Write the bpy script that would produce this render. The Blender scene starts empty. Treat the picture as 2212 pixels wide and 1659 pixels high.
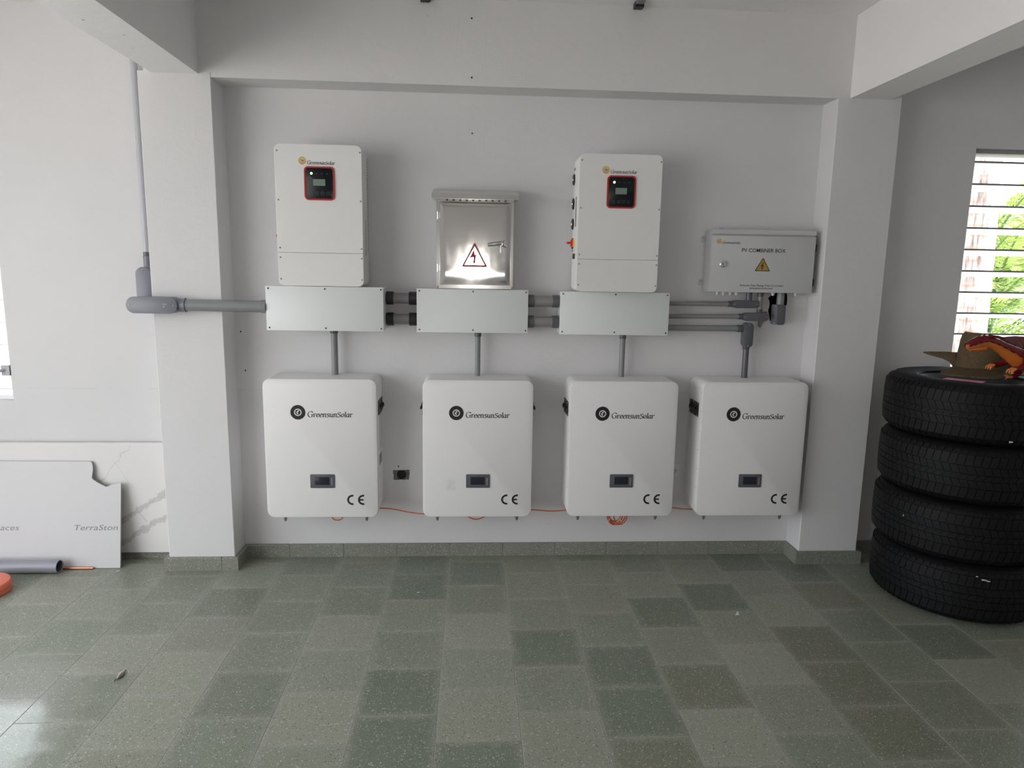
import bpy, math, random
from mathutils import Vector, Matrix
from mathutils.geometry import tessellate_polygon

sc = bpy.context.scene
COL = sc.collection
PI = math.pi

# ------------------------------------------------------------------ camera
F_PX, YAW, PITCH, ROLL = 1491.86, 0.059093, 0.163364, 0.016853
CAM = Vector((0.1171, -3.7716, 1.6190))
cam_d = bpy.data.cameras.new('camera')
cam_d.sensor_fit = 'HORIZONTAL'
cam_d.sensor_width = 36.0
cam_d.lens = F_PX / 2212 * 36.0
cam_d.clip_start = 0.02
cam_d.clip_end = 200
cam = bpy.data.objects.new('camera', cam_d)
COL.objects.link(cam)
fw = Vector((math.sin(YAW) * math.cos(PITCH), math.cos(YAW) * math.cos(PITCH), -math.sin(PITCH)))
rt0 = Vector((math.cos(YAW), -math.sin(YAW), 0))
up0 = rt0.cross(fw)
rt = rt0 * math.cos(ROLL) + up0 * math.sin(ROLL)
up = up0 * math.cos(ROLL) - rt0 * math.sin(ROLL)
m = Matrix((rt, up, -fw)).transposed().to_4x4()
m.translation = CAM
cam.matrix_world = m
sc.camera = cam

# ------------------------------------------------------------------ sky, lamps, exposure
SKY = 4.0
world = bpy.data.worlds.new('overcast_sky')
sc.world = world
world.use_nodes = True
bg = world.node_tree.nodes['Background']
bg.inputs[0].default_value = (0.93, 0.965, 1.0, 1)
bg.inputs[1].default_value = SKY

# sun stands behind the viewer's right shoulder: it never reaches into the room, only the ground and garden outside
sun = bpy.data.lights.new('sun', 'SUN')
sun.energy = 20.0
sun.angle = 0.0093
sun.color = (1.0, 0.955, 0.89)
suno = bpy.data.objects.new('sun', sun)
COL.objects.link(suno)
suno.rotation_euler = Vector((-0.55, 0.40, -1.0)).to_track_quat('-Z', 'Y').to_euler()

# room extents
XL, XR, YB = -3.3, 4.8, -6.6
OPEN_Y0, OPEN_Y1, OPEN_Z = -5.6, -0.8, 2.45      # wide opening in the side wall on the left
WL_X0, WL_X1, WL_Z0, WL_Z1 = -3.15, -2.325, 0.887, 2.317     # louvre window, left bay
WR_X0, WR_X1, WR_Z0, WR_Z1 = 2.852, 3.90, 0.887, 2.317       # louvre window, right bay


def portal(name, loc, rot, sx, sy):
    l = bpy.data.lights.new(name, 'AREA')
    l.shape = 'RECTANGLE'
    l.size, l.size_y = sx, sy
    l.cycles.is_portal = True
    o = bpy.data.objects.new(name, l)
    COL.objects.link(o)
    o.location = loc
    o.rotation_euler = rot
    return o


portal('daylight_portal', (XL + 0.02, (OPEN_Y0 + OPEN_Y1) / 2, OPEN_Z / 2), (0, -PI / 2, 0), OPEN_Z, OPEN_Y1 - OPEN_Y0)
portal('daylight_portal', ((WL_X0 + WL_X1) / 2, 0.16, (WL_Z0 + WL_Z1) / 2), (-PI / 2, 0, 0), WL_X1 - WL_X0, WL_Z1 - WL_Z0)
portal('daylight_portal', ((WR_X0 + WR_X1) / 2, 0.16, (WR_Z0 + WR_Z1) / 2), (-PI / 2, 0, 0), WR_X1 - WR_X0, WR_Z1 - WR_Z0)

# the phone's flash, right beside its lens
fl = bpy.data.lights.new('phone_flash', 'POINT')
fl.energy = 11.0
fl.color = (1.0, 0.95, 0.88)
fl.shadow_soft_size = 0.012
flo = bpy.data.objects.new('phone_flash', fl)
COL.objects.link(flo)
flo.location = CAM + rt * 0.015 + up * 0.012 + fw * 0.01

vs = sc.view_settings
vs.view_transform = 'Standard'
vs.look = 'None'
vs.exposure = 0.18
vs.gamma = 1.0
vs.use_curve_mapping = False
sc.cycles.use_denoising = True
sc.cycles.max_bounces = 10
sc.cycles.diffuse_bounces = 6
sc.cycles.sample_clamp_indirect = 8.0


# ------------------------------------------------------------------ materials
def s2l(c):
    return tuple((x / 12.92 if x <= 0.04045 else ((x + 0.055) / 1.055) ** 2.4) for x in c)


def rgb(r, g, b):
    return s2l((r / 255, g / 255, b / 255)) + (1,)


class NT:
    def __init__(self, name):
        self.m = bpy.data.materials.new(name)
        self.m.use_nodes = True
        self.t = self.m.node_tree
        self.n = self.t.nodes
        self.b = self.n['Principled BSDF']
        self.out = self.n['Material Output']

    def new(self, typ, **kw):
        nd = self.n.new(typ)
        for k, v_ in kw.items():
            if hasattr(nd, k):
                setattr(nd, k, v_)
            else:
                nd.inputs[k].default_value = v_
        return nd

    def link(self, a, b):
        self.t.links.new(a, b)

    def coord(self, kind='Object', scale=None):
        tc = self.new('ShaderNodeTexCoord')
        if scale is None:
            return tc.outputs[kind]
        mp = self.new('ShaderNodeMapping')
        mp.inputs['Scale'].default_value = scale
        self.link(tc.outputs[kind], mp.inputs[0])
        return mp.outputs[0]

    def pos(self):
        return self.new('ShaderNodeNewGeometry').outputs['Position']

    def noise(self, vec, scale, detail=3, rough=0.55):
        nd = self.new('ShaderNodeTexNoise')
        nd.inputs['Scale'].default_value = scale
        nd.inputs['Detail'].default_value = detail
        nd.inputs['Roughness'].default_value = rough
        self.link(vec, nd.inputs['Vector'])
        return nd.outputs['Fac']

    def voronoi(self, vec, scale, out='Distance', rnd=1.0):
        nd = self.new('ShaderNodeTexVoronoi')
        nd.inputs['Scale'].default_value = scale
        nd.inputs['Randomness'].default_value = rnd
        self.link(vec, nd.inputs['Vector'])
        return nd.outputs[out]

    def ramp(self, fac, stops):
        nd = self.new('ShaderNodeValToRGB')
        el = nd.color_ramp.elements
        el[0].position, el[0].color = stops[0]
        el[1].position, el[1].color = stops[-1]
        for p, c in stops[1:-1]:
            e = el.new(p)
            e.color = c
        self.link(fac, nd.inputs[0])
        return nd.outputs[0]

    def mix(self, fac, a, b, mode='MIX'):
        nd = self.new('ShaderNodeMix')
        nd.data_type = 'RGBA'
        nd.blend_type = mode
        for i, v_ in ((0, fac), (6, a), (7, b)):
            if isinstance(v_, (int, float)):
                nd.inputs[i].default_value = v_
            elif isinstance(v_, tuple):
                nd.inputs[i].default_value = v_
            else:
                self.link(v_, nd.inputs[i])
        return nd.outputs[2]

    def math(self, op, a, b=0.0, c=None):
        nd = self.new('ShaderNodeMath')
        nd.operation = op
        for i, v_ in enumerate((a, b, c)):
            if v_ is None:
                continue
            if isinstance(v_, (int, float)):
                nd.inputs[i].default_value = v_
            else:
                self.link(v_, nd.inputs[i])
        return nd.outputs[0]

    def bump(self, h, strength=0.3, dist=0.002):
        nd = self.new('ShaderNodeBump')
        nd.inputs['Strength'].default_value = strength
        nd.inputs['Distance'].default_value = dist
        self.link(h, nd.inputs['Height'])
        self.link(nd.outputs[0], self.b.inputs['Normal'])

    def base(self, c):
        if isinstance(c, tuple):
            self.b.inputs['Base Color'].default_value = c
        else:
            self.link(c, self.b.inputs['Base Color'])
        return self

    def set(self, rough=None, metal=None, spec=None, coat=None):
        if rough is not None:
            if isinstance(rough, (int, float)):
                self.b.inputs['Roughness'].default_value = rough
            else:
                self.link(rough, self.b.inputs['Roughness'])
        if metal is not None:
            self.b.inputs['Metallic'].default_value = metal
        if spec is not None:
            self.b.inputs['Specular IOR Level'].default_value = spec
        if coat is not None:
            self.b.inputs['Coat Weight'].default_value = coat
        return self


M = {}


def plain(key, c, rough=0.5, metal=0.0, spec=0.5, var=0.0, vscale=20):
    t = NT(key)
    if var:
        n = t.noise(t.coord(), vscale, 4)
        d = tuple(x * (1 - var) for x in c[:3]) + (1,)
        t.base(t.mix(n, c, d))
    else:
        t.base(c)
    t.set(rough, metal, spec)
    M[key] = t.m
    return t


def mat_plaster(key, c, ridge=False):
    t = NT(key)
    p = t.pos()
    big = t.noise(p, 1.7, 4)
    fine = t.noise(p, 160, 3, 0.6)
    mid = t.noise(p, 28, 3)
    d = tuple(x * 0.93 for x in c[:3]) + (1,)
    l = tuple(min(1, x * 1.03) for x in c[:3]) + (1,)
    col = t.mix(big, d, l)
    # small scuffs and nail marks
    v = t.voronoi(p, 3.1)
    mask = t.ramp(v, [(0.0, (1, 1, 1, 1)), (0.012, (0.8, 0.8, 0.8, 1)), (0.02, (0, 0, 0, 1))])
    col = t.mix(mask, col, (0.12, 0.11, 0.10, 1))
    # a hairline crack along the plaster lift
    sep = t.new('ShaderNodeSeparateXYZ')
    t.link(p, sep.inputs[0])
    wob = t.math('MULTIPLY_ADD', t.noise(p, 2.0, 3), 0.03, -0.015)
    zz = t.math('ABSOLUTE', t.math('SUBTRACT', t.math('ADD', sep.outputs[2], wob), 0.955))
    ck = t.math('LESS_THAN', zz, 0.0009)
    ck = t.math('MULTIPLY', ck, t.math('GREATER_THAN', t.noise(p, 2.6, 3), 0.5))
    ck = t.math('MULTIPLY', ck, t.math('LESS_THAN', t.math('ABSOLUTE', t.math('SUBTRACT', sep.outputs[1], 0.0)), 0.01))
    col = t.mix(t.math('MULTIPLY', ck, 0.22), col, (0.2, 0.19, 0.19, 1))
    t.base(col).set(0.72, 0, 0.3)
    h = t.math('ADD', t.math('MULTIPLY', fine, 0.5), mid)
    for xr, zl in ((0.030, 1.95), (0.170, 2.2)):
        wx = t.math('MULTIPLY_ADD', t.noise(p, 7, 3), 0.05, -0.025)
        rx = t.math('ABSOLUTE', t.math('SUBTRACT', t.math('ADD', sep.outputs[0], wx), xr))
        rg = t.math('MULTIPLY', t.math('LESS_THAN', rx, 0.003), t.math('GREATER_THAN', sep.outputs[2], zl))
        h = t.math('ADD', h, t.math('MULTIPLY', rg, 0.8))
    t.bump(h, 0.55, 0.0022)
    M[key] = t.m


mat_plaster('plaster', (0.70, 0.688, 0.70, 1))
mat_plaster('plaster_ceiling', (0.85, 0.835, 0.845, 1))


def terrazzo(key, single=True, c0=(0.20, 0.22, 0.175, 1), c1=(0.265, 0.275, 0.23, 1)):
    t = NT(key)
    p = t.pos()
    pale_edge = None
    if single:
        oi = t.new('ShaderNodeObjectInfo')
        base = oi.outputs['Color']
        oc = t.coord('Object')
        so_ = t.new('ShaderNodeSeparateXYZ')
        t.link(oc, so_.inputs[0])
        ed = t.math('MAXIMUM', t.math('ABSOLUTE', so_.outputs[0]), t.math('ABSOLUTE', so_.outputs[1]))
        ed = t.math('ADD', ed, t.math('MULTIPLY_ADD', t.noise(p, 16, 3), 0.03, -0.015))
        pale_edge = t.ramp(ed, [(0.118, (0, 0, 0, 1)), (0.146, (0.55, 0.55, 0.55, 1)), (0.1475, (1, 1, 1, 1))])
    else:
        base = t.mix(t.noise(p, 2.3, 2), c0, c1)
    cloud = t.noise(p, 5.0, 4)
    base = t.mix(t.math('MULTIPLY', cloud, 0.40), base, (0.262, 0.274, 0.226, 1))
    if pale_edge is not None:
        base = t.mix(t.math('MULTIPLY', pale_edge, 0.6), base, (0.345, 0.352, 0.305, 1))
    # chips: pale and dark marble, two sizes
    col = base
    for sc_, hi, lo_ in ((170, 0.88, 0.10), (300, 0.82, 0.16)):
        vc = t.voronoi(p, sc_, 'Color')
        vd = t.voronoi(p, sc_, 'Distance')
        sepc = t.new('ShaderNodeSeparateColor')
        t.link(vc, sepc.inputs[0])
        inner = t.math('LESS_THAN', vd, t.math('MULTIPLY_ADD', sepc.outputs[2], 0.3, 0.18))
        pale = t.math('MULTIPLY', t.math('GREATER_THAN', sepc.outputs[0], hi), inner)
        dark = t.math('MULTIPLY', t.math('LESS_THAN', sepc.outputs[0], lo_), inner)
        col = t.mix(t.math('MULTIPLY', pale, 0.66), col, (0.66, 0.65, 0.60, 1))
        col = t.mix(t.math('MULTIPLY', dark, 0.75), col, (0.07, 0.07, 0.06, 1))
    t.base(col)
    r = t.math('MULTIPLY_ADD', t.noise(p, 9, 4), 0.22, 0.24)
    if single:
        # a damp, freshly mopped patch by the near corner of the floor
        sp_ = t.new('ShaderNodeSeparateXYZ')
        t.link(p, sp_.inputs[0])
        dx = t.math('DIVIDE', t.math('ADD', sp_.outputs[0], 1.66), 0.40)
        dy = t.math('DIVIDE', t.math('ADD', sp_.outputs[1], 1.52), 0.55)
        dd = t.math('ADD', t.math('MULTIPLY', dx, dx), t.math('MULTIPLY', dy, dy))
        dd = t.math('ADD', dd, t.math('MULTIPLY_ADD', t.noise(p, 9, 4), 1.2, -0.6))
        wet = t.ramp(dd, [(0.35, (1, 1, 1, 1)), (1.0, (0, 0, 0, 1))])
        r = t.math('MULTIPLY', r, t.math('SUBTRACT', 1.0, t.math('MULTIPLY', wet, 0.72)))
        t.link(t.math('MULTIPLY_ADD', wet, 0.5, 0.42), t.b.inputs['Specular IOR Level'])
        t.set(r, 0)
        t.link(wet, t.b.inputs['Coat Weight'])
        t.b.inputs['Coat Roughness'].default_value = 0.13
    else:
        t.set(r, 0, 0.42)
    t.bump(t.noise(p, 14, 3), 0.05, 0.001)
    M[key] = t.m


terrazzo('terrazzo')
terrazzo('terrazzo_far', False)
terrazzo('terrazzo_board', False, (0.17, 0.18, 0.15, 1), (0.27, 0.265, 0.235, 1))
M['terrazzo_board'].node_tree.nodes['Principled BSDF'].inputs['Specular IOR Level'].default_value = 0.3
plain('grout', (0.34, 0.34, 0.30, 1), 0.6, var=0.25)

plain('white_paint', (0.80, 0.79, 0.79, 1), 0.38, var=0.03, vscale=6)
plain('white_cover', (0.79, 0.775, 0.775, 1), 0.42, var=0.03, vscale=5)
plain('box_white', (0.77, 0.79, 0.80, 1), 0.38, var=0.03, vscale=5)
plain('light_grey_paint', (0.55, 0.55, 0.565, 1), 0.35, var=0.03, vscale=5)
plain('black_plastic', (0.012, 0.012, 0.014, 1), 0.35)
plain('black_print', (0.012, 0.012, 0.016, 1), 0.5)
plain('screen_frame', (0.095, 0.095, 0.115, 1), 0.4)
plain('screen_dark', (0.02, 0.022, 0.035, 1), 0.15)
plain('silver_mark', (0.45, 0.45, 0.46, 1), 0.4)
plain('red_plastic', (0.42, 0.02, 0.02, 1), 0.35)
plain('red_switch', (0.60, 0.02, 0.03, 1), 0.3)
plain('yellow_plate', (0.80, 0.55, 0.02, 1), 0.4)
plain('panel_black', (0.006, 0.008, 0.010, 1), 0.22, spec=0.25)
plain('lcd_green', (0.17, 0.235, 0.20, 1), 0.3)
plain('button_mark', (0.07, 0.075, 0.08, 1), 0.4)
plain('screw_metal', (0.35, 0.35, 0.36, 1), 0.3, 0.9)
plain('dark_slot', (0.01, 0.01, 0.01, 1), 0.8)
plain('side_label_grey', (0.30, 0.30, 0.31, 1), 0.5, var=0.3, vscale=90)
plain('pvc_grey', (0.25, 0.255, 0.265, 1), 0.34, var=0.12, vscale=12)
plain('pvc_pale', (0.27, 0.262, 0.262, 1), 0.34, var=0.15, vscale=12)
plain('pvc_white', (0.46, 0.46, 0.50, 1), 0.34)
plain('pvc_dark', (0.105, 0.107, 0.122, 1), 0.3)
plain('pvc_blue_grey', (0.195, 0.20, 0.24, 1), 0.36, var=0.1, vscale=10)
plain('rubber_black', (0.016, 0.0165, 0.021, 1), 0.42)
plain('chrome', (0.80, 0.80, 0.81, 1), 0.2, 1.0)
plain('brass', (0.55, 0.42, 0.16, 1), 0.25, 1.0)
plain('orange_cable', (0.62, 0.12, 0.04, 1), 0.4)
plain('orange_plastic', (0.80, 0.20, 0.12, 1), 0.4)
plain('copper', (0.66, 0.27, 0.17, 1), 0.3, 0.8)
plain('pipe_grey', (0.31, 0.31, 0.36, 1), 0.35, var=0.2, vscale=9)
plain('pipe_inside', (0.10, 0.10, 0.11, 1), 0.6)
plain('slab_plain', (0.60, 0.59, 0.605, 1), 0.42, var=0.05, vscale=7)
plain('slab_edge', (0.36, 0.36, 0.34, 1), 0.6)
plain('grey_print', (0.22, 0.21, 0.22, 1), 0.6)
plain('tyre_rubber', (0.0056, 0.0056, 0.0070, 1), 0.6, spec=0.25, var=0.3, vscale=30)
plain('rim_alloy', (0.16, 0.165, 0.175, 1), 0.4, 0.35)
plain('spoke_alloy', (0.72, 0.74, 0.76, 1), 0.3, 0.3)
plain('pink_paper', (0.78, 0.24, 0.42, 1), 0.6)
plain('frame_white', (0.80, 0.80, 0.82, 1), 0.4)
plain('frame_shaded', (0.30, 0.295, 0.30, 1), 0.5)  # frame colour darkened to stand in for shade at the window head
plain('crank_grey', (0.40, 0.40, 0.42, 1), 0.4)
plain('dragon_orange', (0.62, 0.17, 0.025, 1), 0.42, var=0.3, vscale=60)
plain('dragon_maroon', (0.17, 0.006, 0.014, 1), 0.16, var=0.25, vscale=50)
plain('claw_orange', (0.66, 0.20, 0.05, 1), 0.3)
plain('plaster_raw', (0.42, 0.39, 0.36, 1), 0.9, var=0.75, vscale=160)
plain('cavity', (0.03, 0.027, 0.024, 1), 0.95, var=0.6, vscale=50)
plain('outlet_white', (0.72, 0.71, 0.70, 1), 0.4)
plain('strap_grey', (0.22, 0.225, 0.23, 1), 0.4)
plain('dry_leaf', (0.56, 0.50, 0.42, 1), 0.8, var=0.6, vscale=120)
plain('leaf_dark', (0.05, 0.035, 0.03, 1), 0.8)
plain('paper_scrap', (0.62, 0.62, 0.60, 1), 0.7)
plain('concrete_ground', (0.50, 0.485, 0.46, 1), 0.9, var=0.3, vscale=3)
plain('garden_path', (0.42, 0.42, 0.38, 1), 0.9, var=0.3, vscale=2)
plain('sun_white', (0.72, 0.70, 0.66, 1), 0.5)
plain('ink_green', (0.012, 0.03, 0.028, 1), 0.5)
plain('sign_amber', (0.40, 0.26, 0.05, 1), 0.45)
plain('sign_red', (0.36, 0.03, 0.035, 1), 0.4, var=0.5, vscale=120)
plain('wood_block', (0.30, 0.20, 0.11, 1), 0.7, var=0.3)


def emissive(key, c, s):
    t = NT(key)
    t.base(c)
    t.b.inputs['Emission Color'].default_value = c
    t.b.inputs['Emission Strength'].default_value = s
    M[key] = t.m


emissive('led_green', (0.65, 1.0, 0.25, 1), 6.0)

# cover of the battery with a grey smudge
t = NT('white_cover_smudged')
oc = t.coord('Object')
n1 = t.noise(oc, 5, 4)
col = t.mix(n1, (0.79, 0.775, 0.775, 1), (0.765, 0.75, 0.75, 1))
sep = t.new('ShaderNodeSeparateXYZ')
t.link(oc, sep.inputs[0])
sm = 0
for cx_, cz_, r_ in ((0.150, 0.195, 0.028), (0.138, 0.165, 0.022), (0.44, 0.37, 0.035), (0.165, 0.158, 0.016)):
    dx = t.math('DIVIDE', t.math('SUBTRACT', sep.outputs[0], cx_), r_)
    dz = t.math('DIVIDE', t.math('SUBTRACT', sep.outputs[2], cz_), r_)
    d2 = t.math('ADD', t.math('MULTIPLY', dx, dx), t.math('MULTIPLY', dz, dz))
    g = t.math('MAXIMUM', t.math('SUBTRACT', 1.0, d2), 0.0)
    sm = t.math('ADD', sm, t.math('MULTIPLY', g, 0.22 if cx_ < 0.4 else 0.06))
sm = t.math('MULTIPLY', sm, t.math('MULTIPLY', t.noise(oc, 60, 4), 1.3))
t.base(t.mix(sm, col, (0.2, 0.2, 0.2, 1))).set(0.42)
M['white_cover_smudged'] = t.m

# sun emblem: yellow to orange print
t = NT('sun_print')
g = t.coord('Object')
sep = t.new('ShaderNodeSeparateXYZ')
t.link(g, sep.inputs[0])
f_ = t.math('MULTIPLY_ADD', sep.outputs[2], 26.0, 0.5)
t.base(t.ramp(f_, [(0.0, (0.66, 0.25, 0.05, 1)), (0.55, (0.72, 0.42, 0.10, 1)), (1.0, (0.62, 0.55, 0.17, 1))])).set(0.5)
M['sun_print'] = t.m

# stainless sheet
t = NT('stainless')
oc = t.coord('Object')
t.base((0.56, 0.545, 0.53, 1)).set(t.math('MULTIPLY_ADD', t.noise(oc, 40, 4), 0.05, 0.085), 1.0)
st = t.coord('Object', (2.2, 2.2, 1.2))
t.bump(t.noise(st, 2.4, 2), 0.12, 0.02)
M['stainless'] = t.m
t = NT('stainless_bright')
t.base((0.58, 0.565, 0.55, 1)).set(0.16, 1.0)
M['stainless_bright'] = t.m

# marble slab with grey-beige veins
t = NT('marble')
p = t.coord('Object')
base = t.mix(t.noise(p, 4, 4), (0.74, 0.72, 0.72, 1), (0.70, 0.69, 0.69, 1))
sep = t.new('ShaderNodeSeparateXYZ')
t.link(p, sep.inputs[0])
X, Z = sep.outputs[0], sep.outputs[2]
wob = t.math('MULTIPLY_ADD', t.noise(p, 14, 5, 0.6), 0.11, -0.055)


def vein(slope, off, width, strength, x0, x1):
    global base
    d = t.math('ABSOLUTE', t.math('ADD', t.math('SUBTRACT', Z, t.math('MULTIPLY_ADD', X, slope, off)), wob))
    mk = t.math('MAXIMUM', t.math('SUBTRACT', 1.0, t.math('DIVIDE', d, width)), 0.0)
    mk = t.math('MINIMUM', t.math('MULTIPLY', mk, 2.2), 1.0)
    mk = t.math('MULTIPLY', mk, t.math('MULTIPLY', t.math('GREATER_THAN', X, x0), t.math('LESS_THAN', X, x1)))
    mk = t.math('MULTIPLY', mk, t.math('MULTIPLY_ADD', t.noise(p, 70, 3), 0.9, 0.25))
    base = t.mix(t.math('MULTIPLY', mk, strength), base, (0.40, 0.37, 0.34, 1))


# slab-local: x measured from the slab's corner at world x = -2.95, z from its lower edge
vein(0.62, -0.53, 0.022, 0.75, 1.10, 1.50)
vein(0.62, -0.66, 0.024, 0.75, 1.08, 1.50)
vein(-1.4, 1.98, 0.010, 0.45, 1.24, 1.29)
vein(1.15, -0.81, 0.005, 0.5, 1.02, 1.23)
vein(-1.6, 2.34, 0.004, 0.4, 1.13, 1.24)
vein(0.35, -0.11, 0.012, 0.3, 0.0, 0.75)
t.base(base).set(0.3)
M['marble'] = t.m

# louvre glass: obscured pane that lets sky light through
t = NT('louvre_glass')
tr = t.new('ShaderNodeBsdfTranslucent')
tr.inputs[0].default_value = (0.86, 0.90, 0.92, 1)
gl = t.new('ShaderNodeBsdfGlossy')
gl.inputs[0].default_value = (0.9, 0.9, 0.9, 1)
gl.inputs['Roughness'].default_value = 0.15
mx = t.new('ShaderNodeMixShader')
mx.inputs[0].default_value = 0.15
t.link(tr.outputs[0], mx.inputs[1])
t.link(gl.outputs[0], mx.inputs[2])
t.link(mx.outputs[0], t.out.inputs[0])
M['louvre_glass'] = t.m
plain('glass_edge', (0.10, 0.11, 0.12, 1), 0.3)

# woven straw
t = NT('straw')
oc = t.coord('Object')
w1 = t.new('ShaderNodeTexWave')
w1.inputs['Scale'].default_value = 75
w1.inputs['Distortion'].default_value = 2.5
w1.inputs['Detail'].default_value = 2
w1.bands_direction = 'Z'
t.link(oc, w1.inputs[0])
w2 = t.noise(t.coord('Object', (1, 1, 0.35)), 190, 3)
fb = t.math('MULTIPLY', w1.outputs['Fac'], w2)
t.base(t.ramp(fb, [(0.0, (0.05, 0.034, 0.018, 1)), (0.35, (0.15, 0.108, 0.058, 1)), (1.0, (0.36, 0.27, 0.16, 1))])).set(0.8, 0, 0.2)
t.bump(fb, 0.5, 0.002)
M['straw'] = t.m

# palm trunk and leaves
t = NT('palm_bark')
oc = t.coord('Object')
rings = t.new('ShaderNodeTexWave')
rings.bands_direction = 'Z'
rings.inputs['Scale'].default_value = 3.2
rings.inputs['Distortion'].default_value = 3.0
t.link(oc, rings.inputs[0])
fib = t.noise(t.coord('Object', (1, 1, 0.12)), 42, 4)
col = t.ramp(fib, [(0.3, (0.16, 0.12, 0.115, 1)), (0.5, (0.40, 0.35, 0.33, 1)), (0.7, (0.62, 0.58, 0.56, 1))])
col = t.mix(t.math('MULTIPLY', t.math('GREATER_THAN', rings.outputs['Fac'], 0.9), 0.4), col, (0.34, 0.15, 0.09, 1))
t.base(col).set(0.9)
t.bump(fib, 0.6, 0.01)
M['palm_bark'] = t.m


def leafmat(key, c):
    t = NT(key)
    oi = t.noise(t.pos(), 6, 2)
    t.base(t.mix(oi, c, tuple(x * 0.55 for x in c[:3]) + (1,))).set(0.4)
    tr = t.new('ShaderNodeBsdfTranslucent')
    tr.inputs[0].default_value = (c[0] * 1.2, c[1] * 1.2, c[2] * 0.8, 1)
    mx = t.new('ShaderNodeMixShader')
    mx.inputs[0].default_value = 0.35
    t.link(t.b.outputs[0], mx.inputs[1])
    t.link(tr.outputs[0], mx.inputs[2])
    t.link(mx.outputs[0], t.out.inputs[0])
    M[key] = t.m


leafmat('palm_leaf', (0.27, 0.37, 0.13, 1))
leafmat('palm_leaf_dark', (0.12, 0.24, 0.12, 1))


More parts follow.
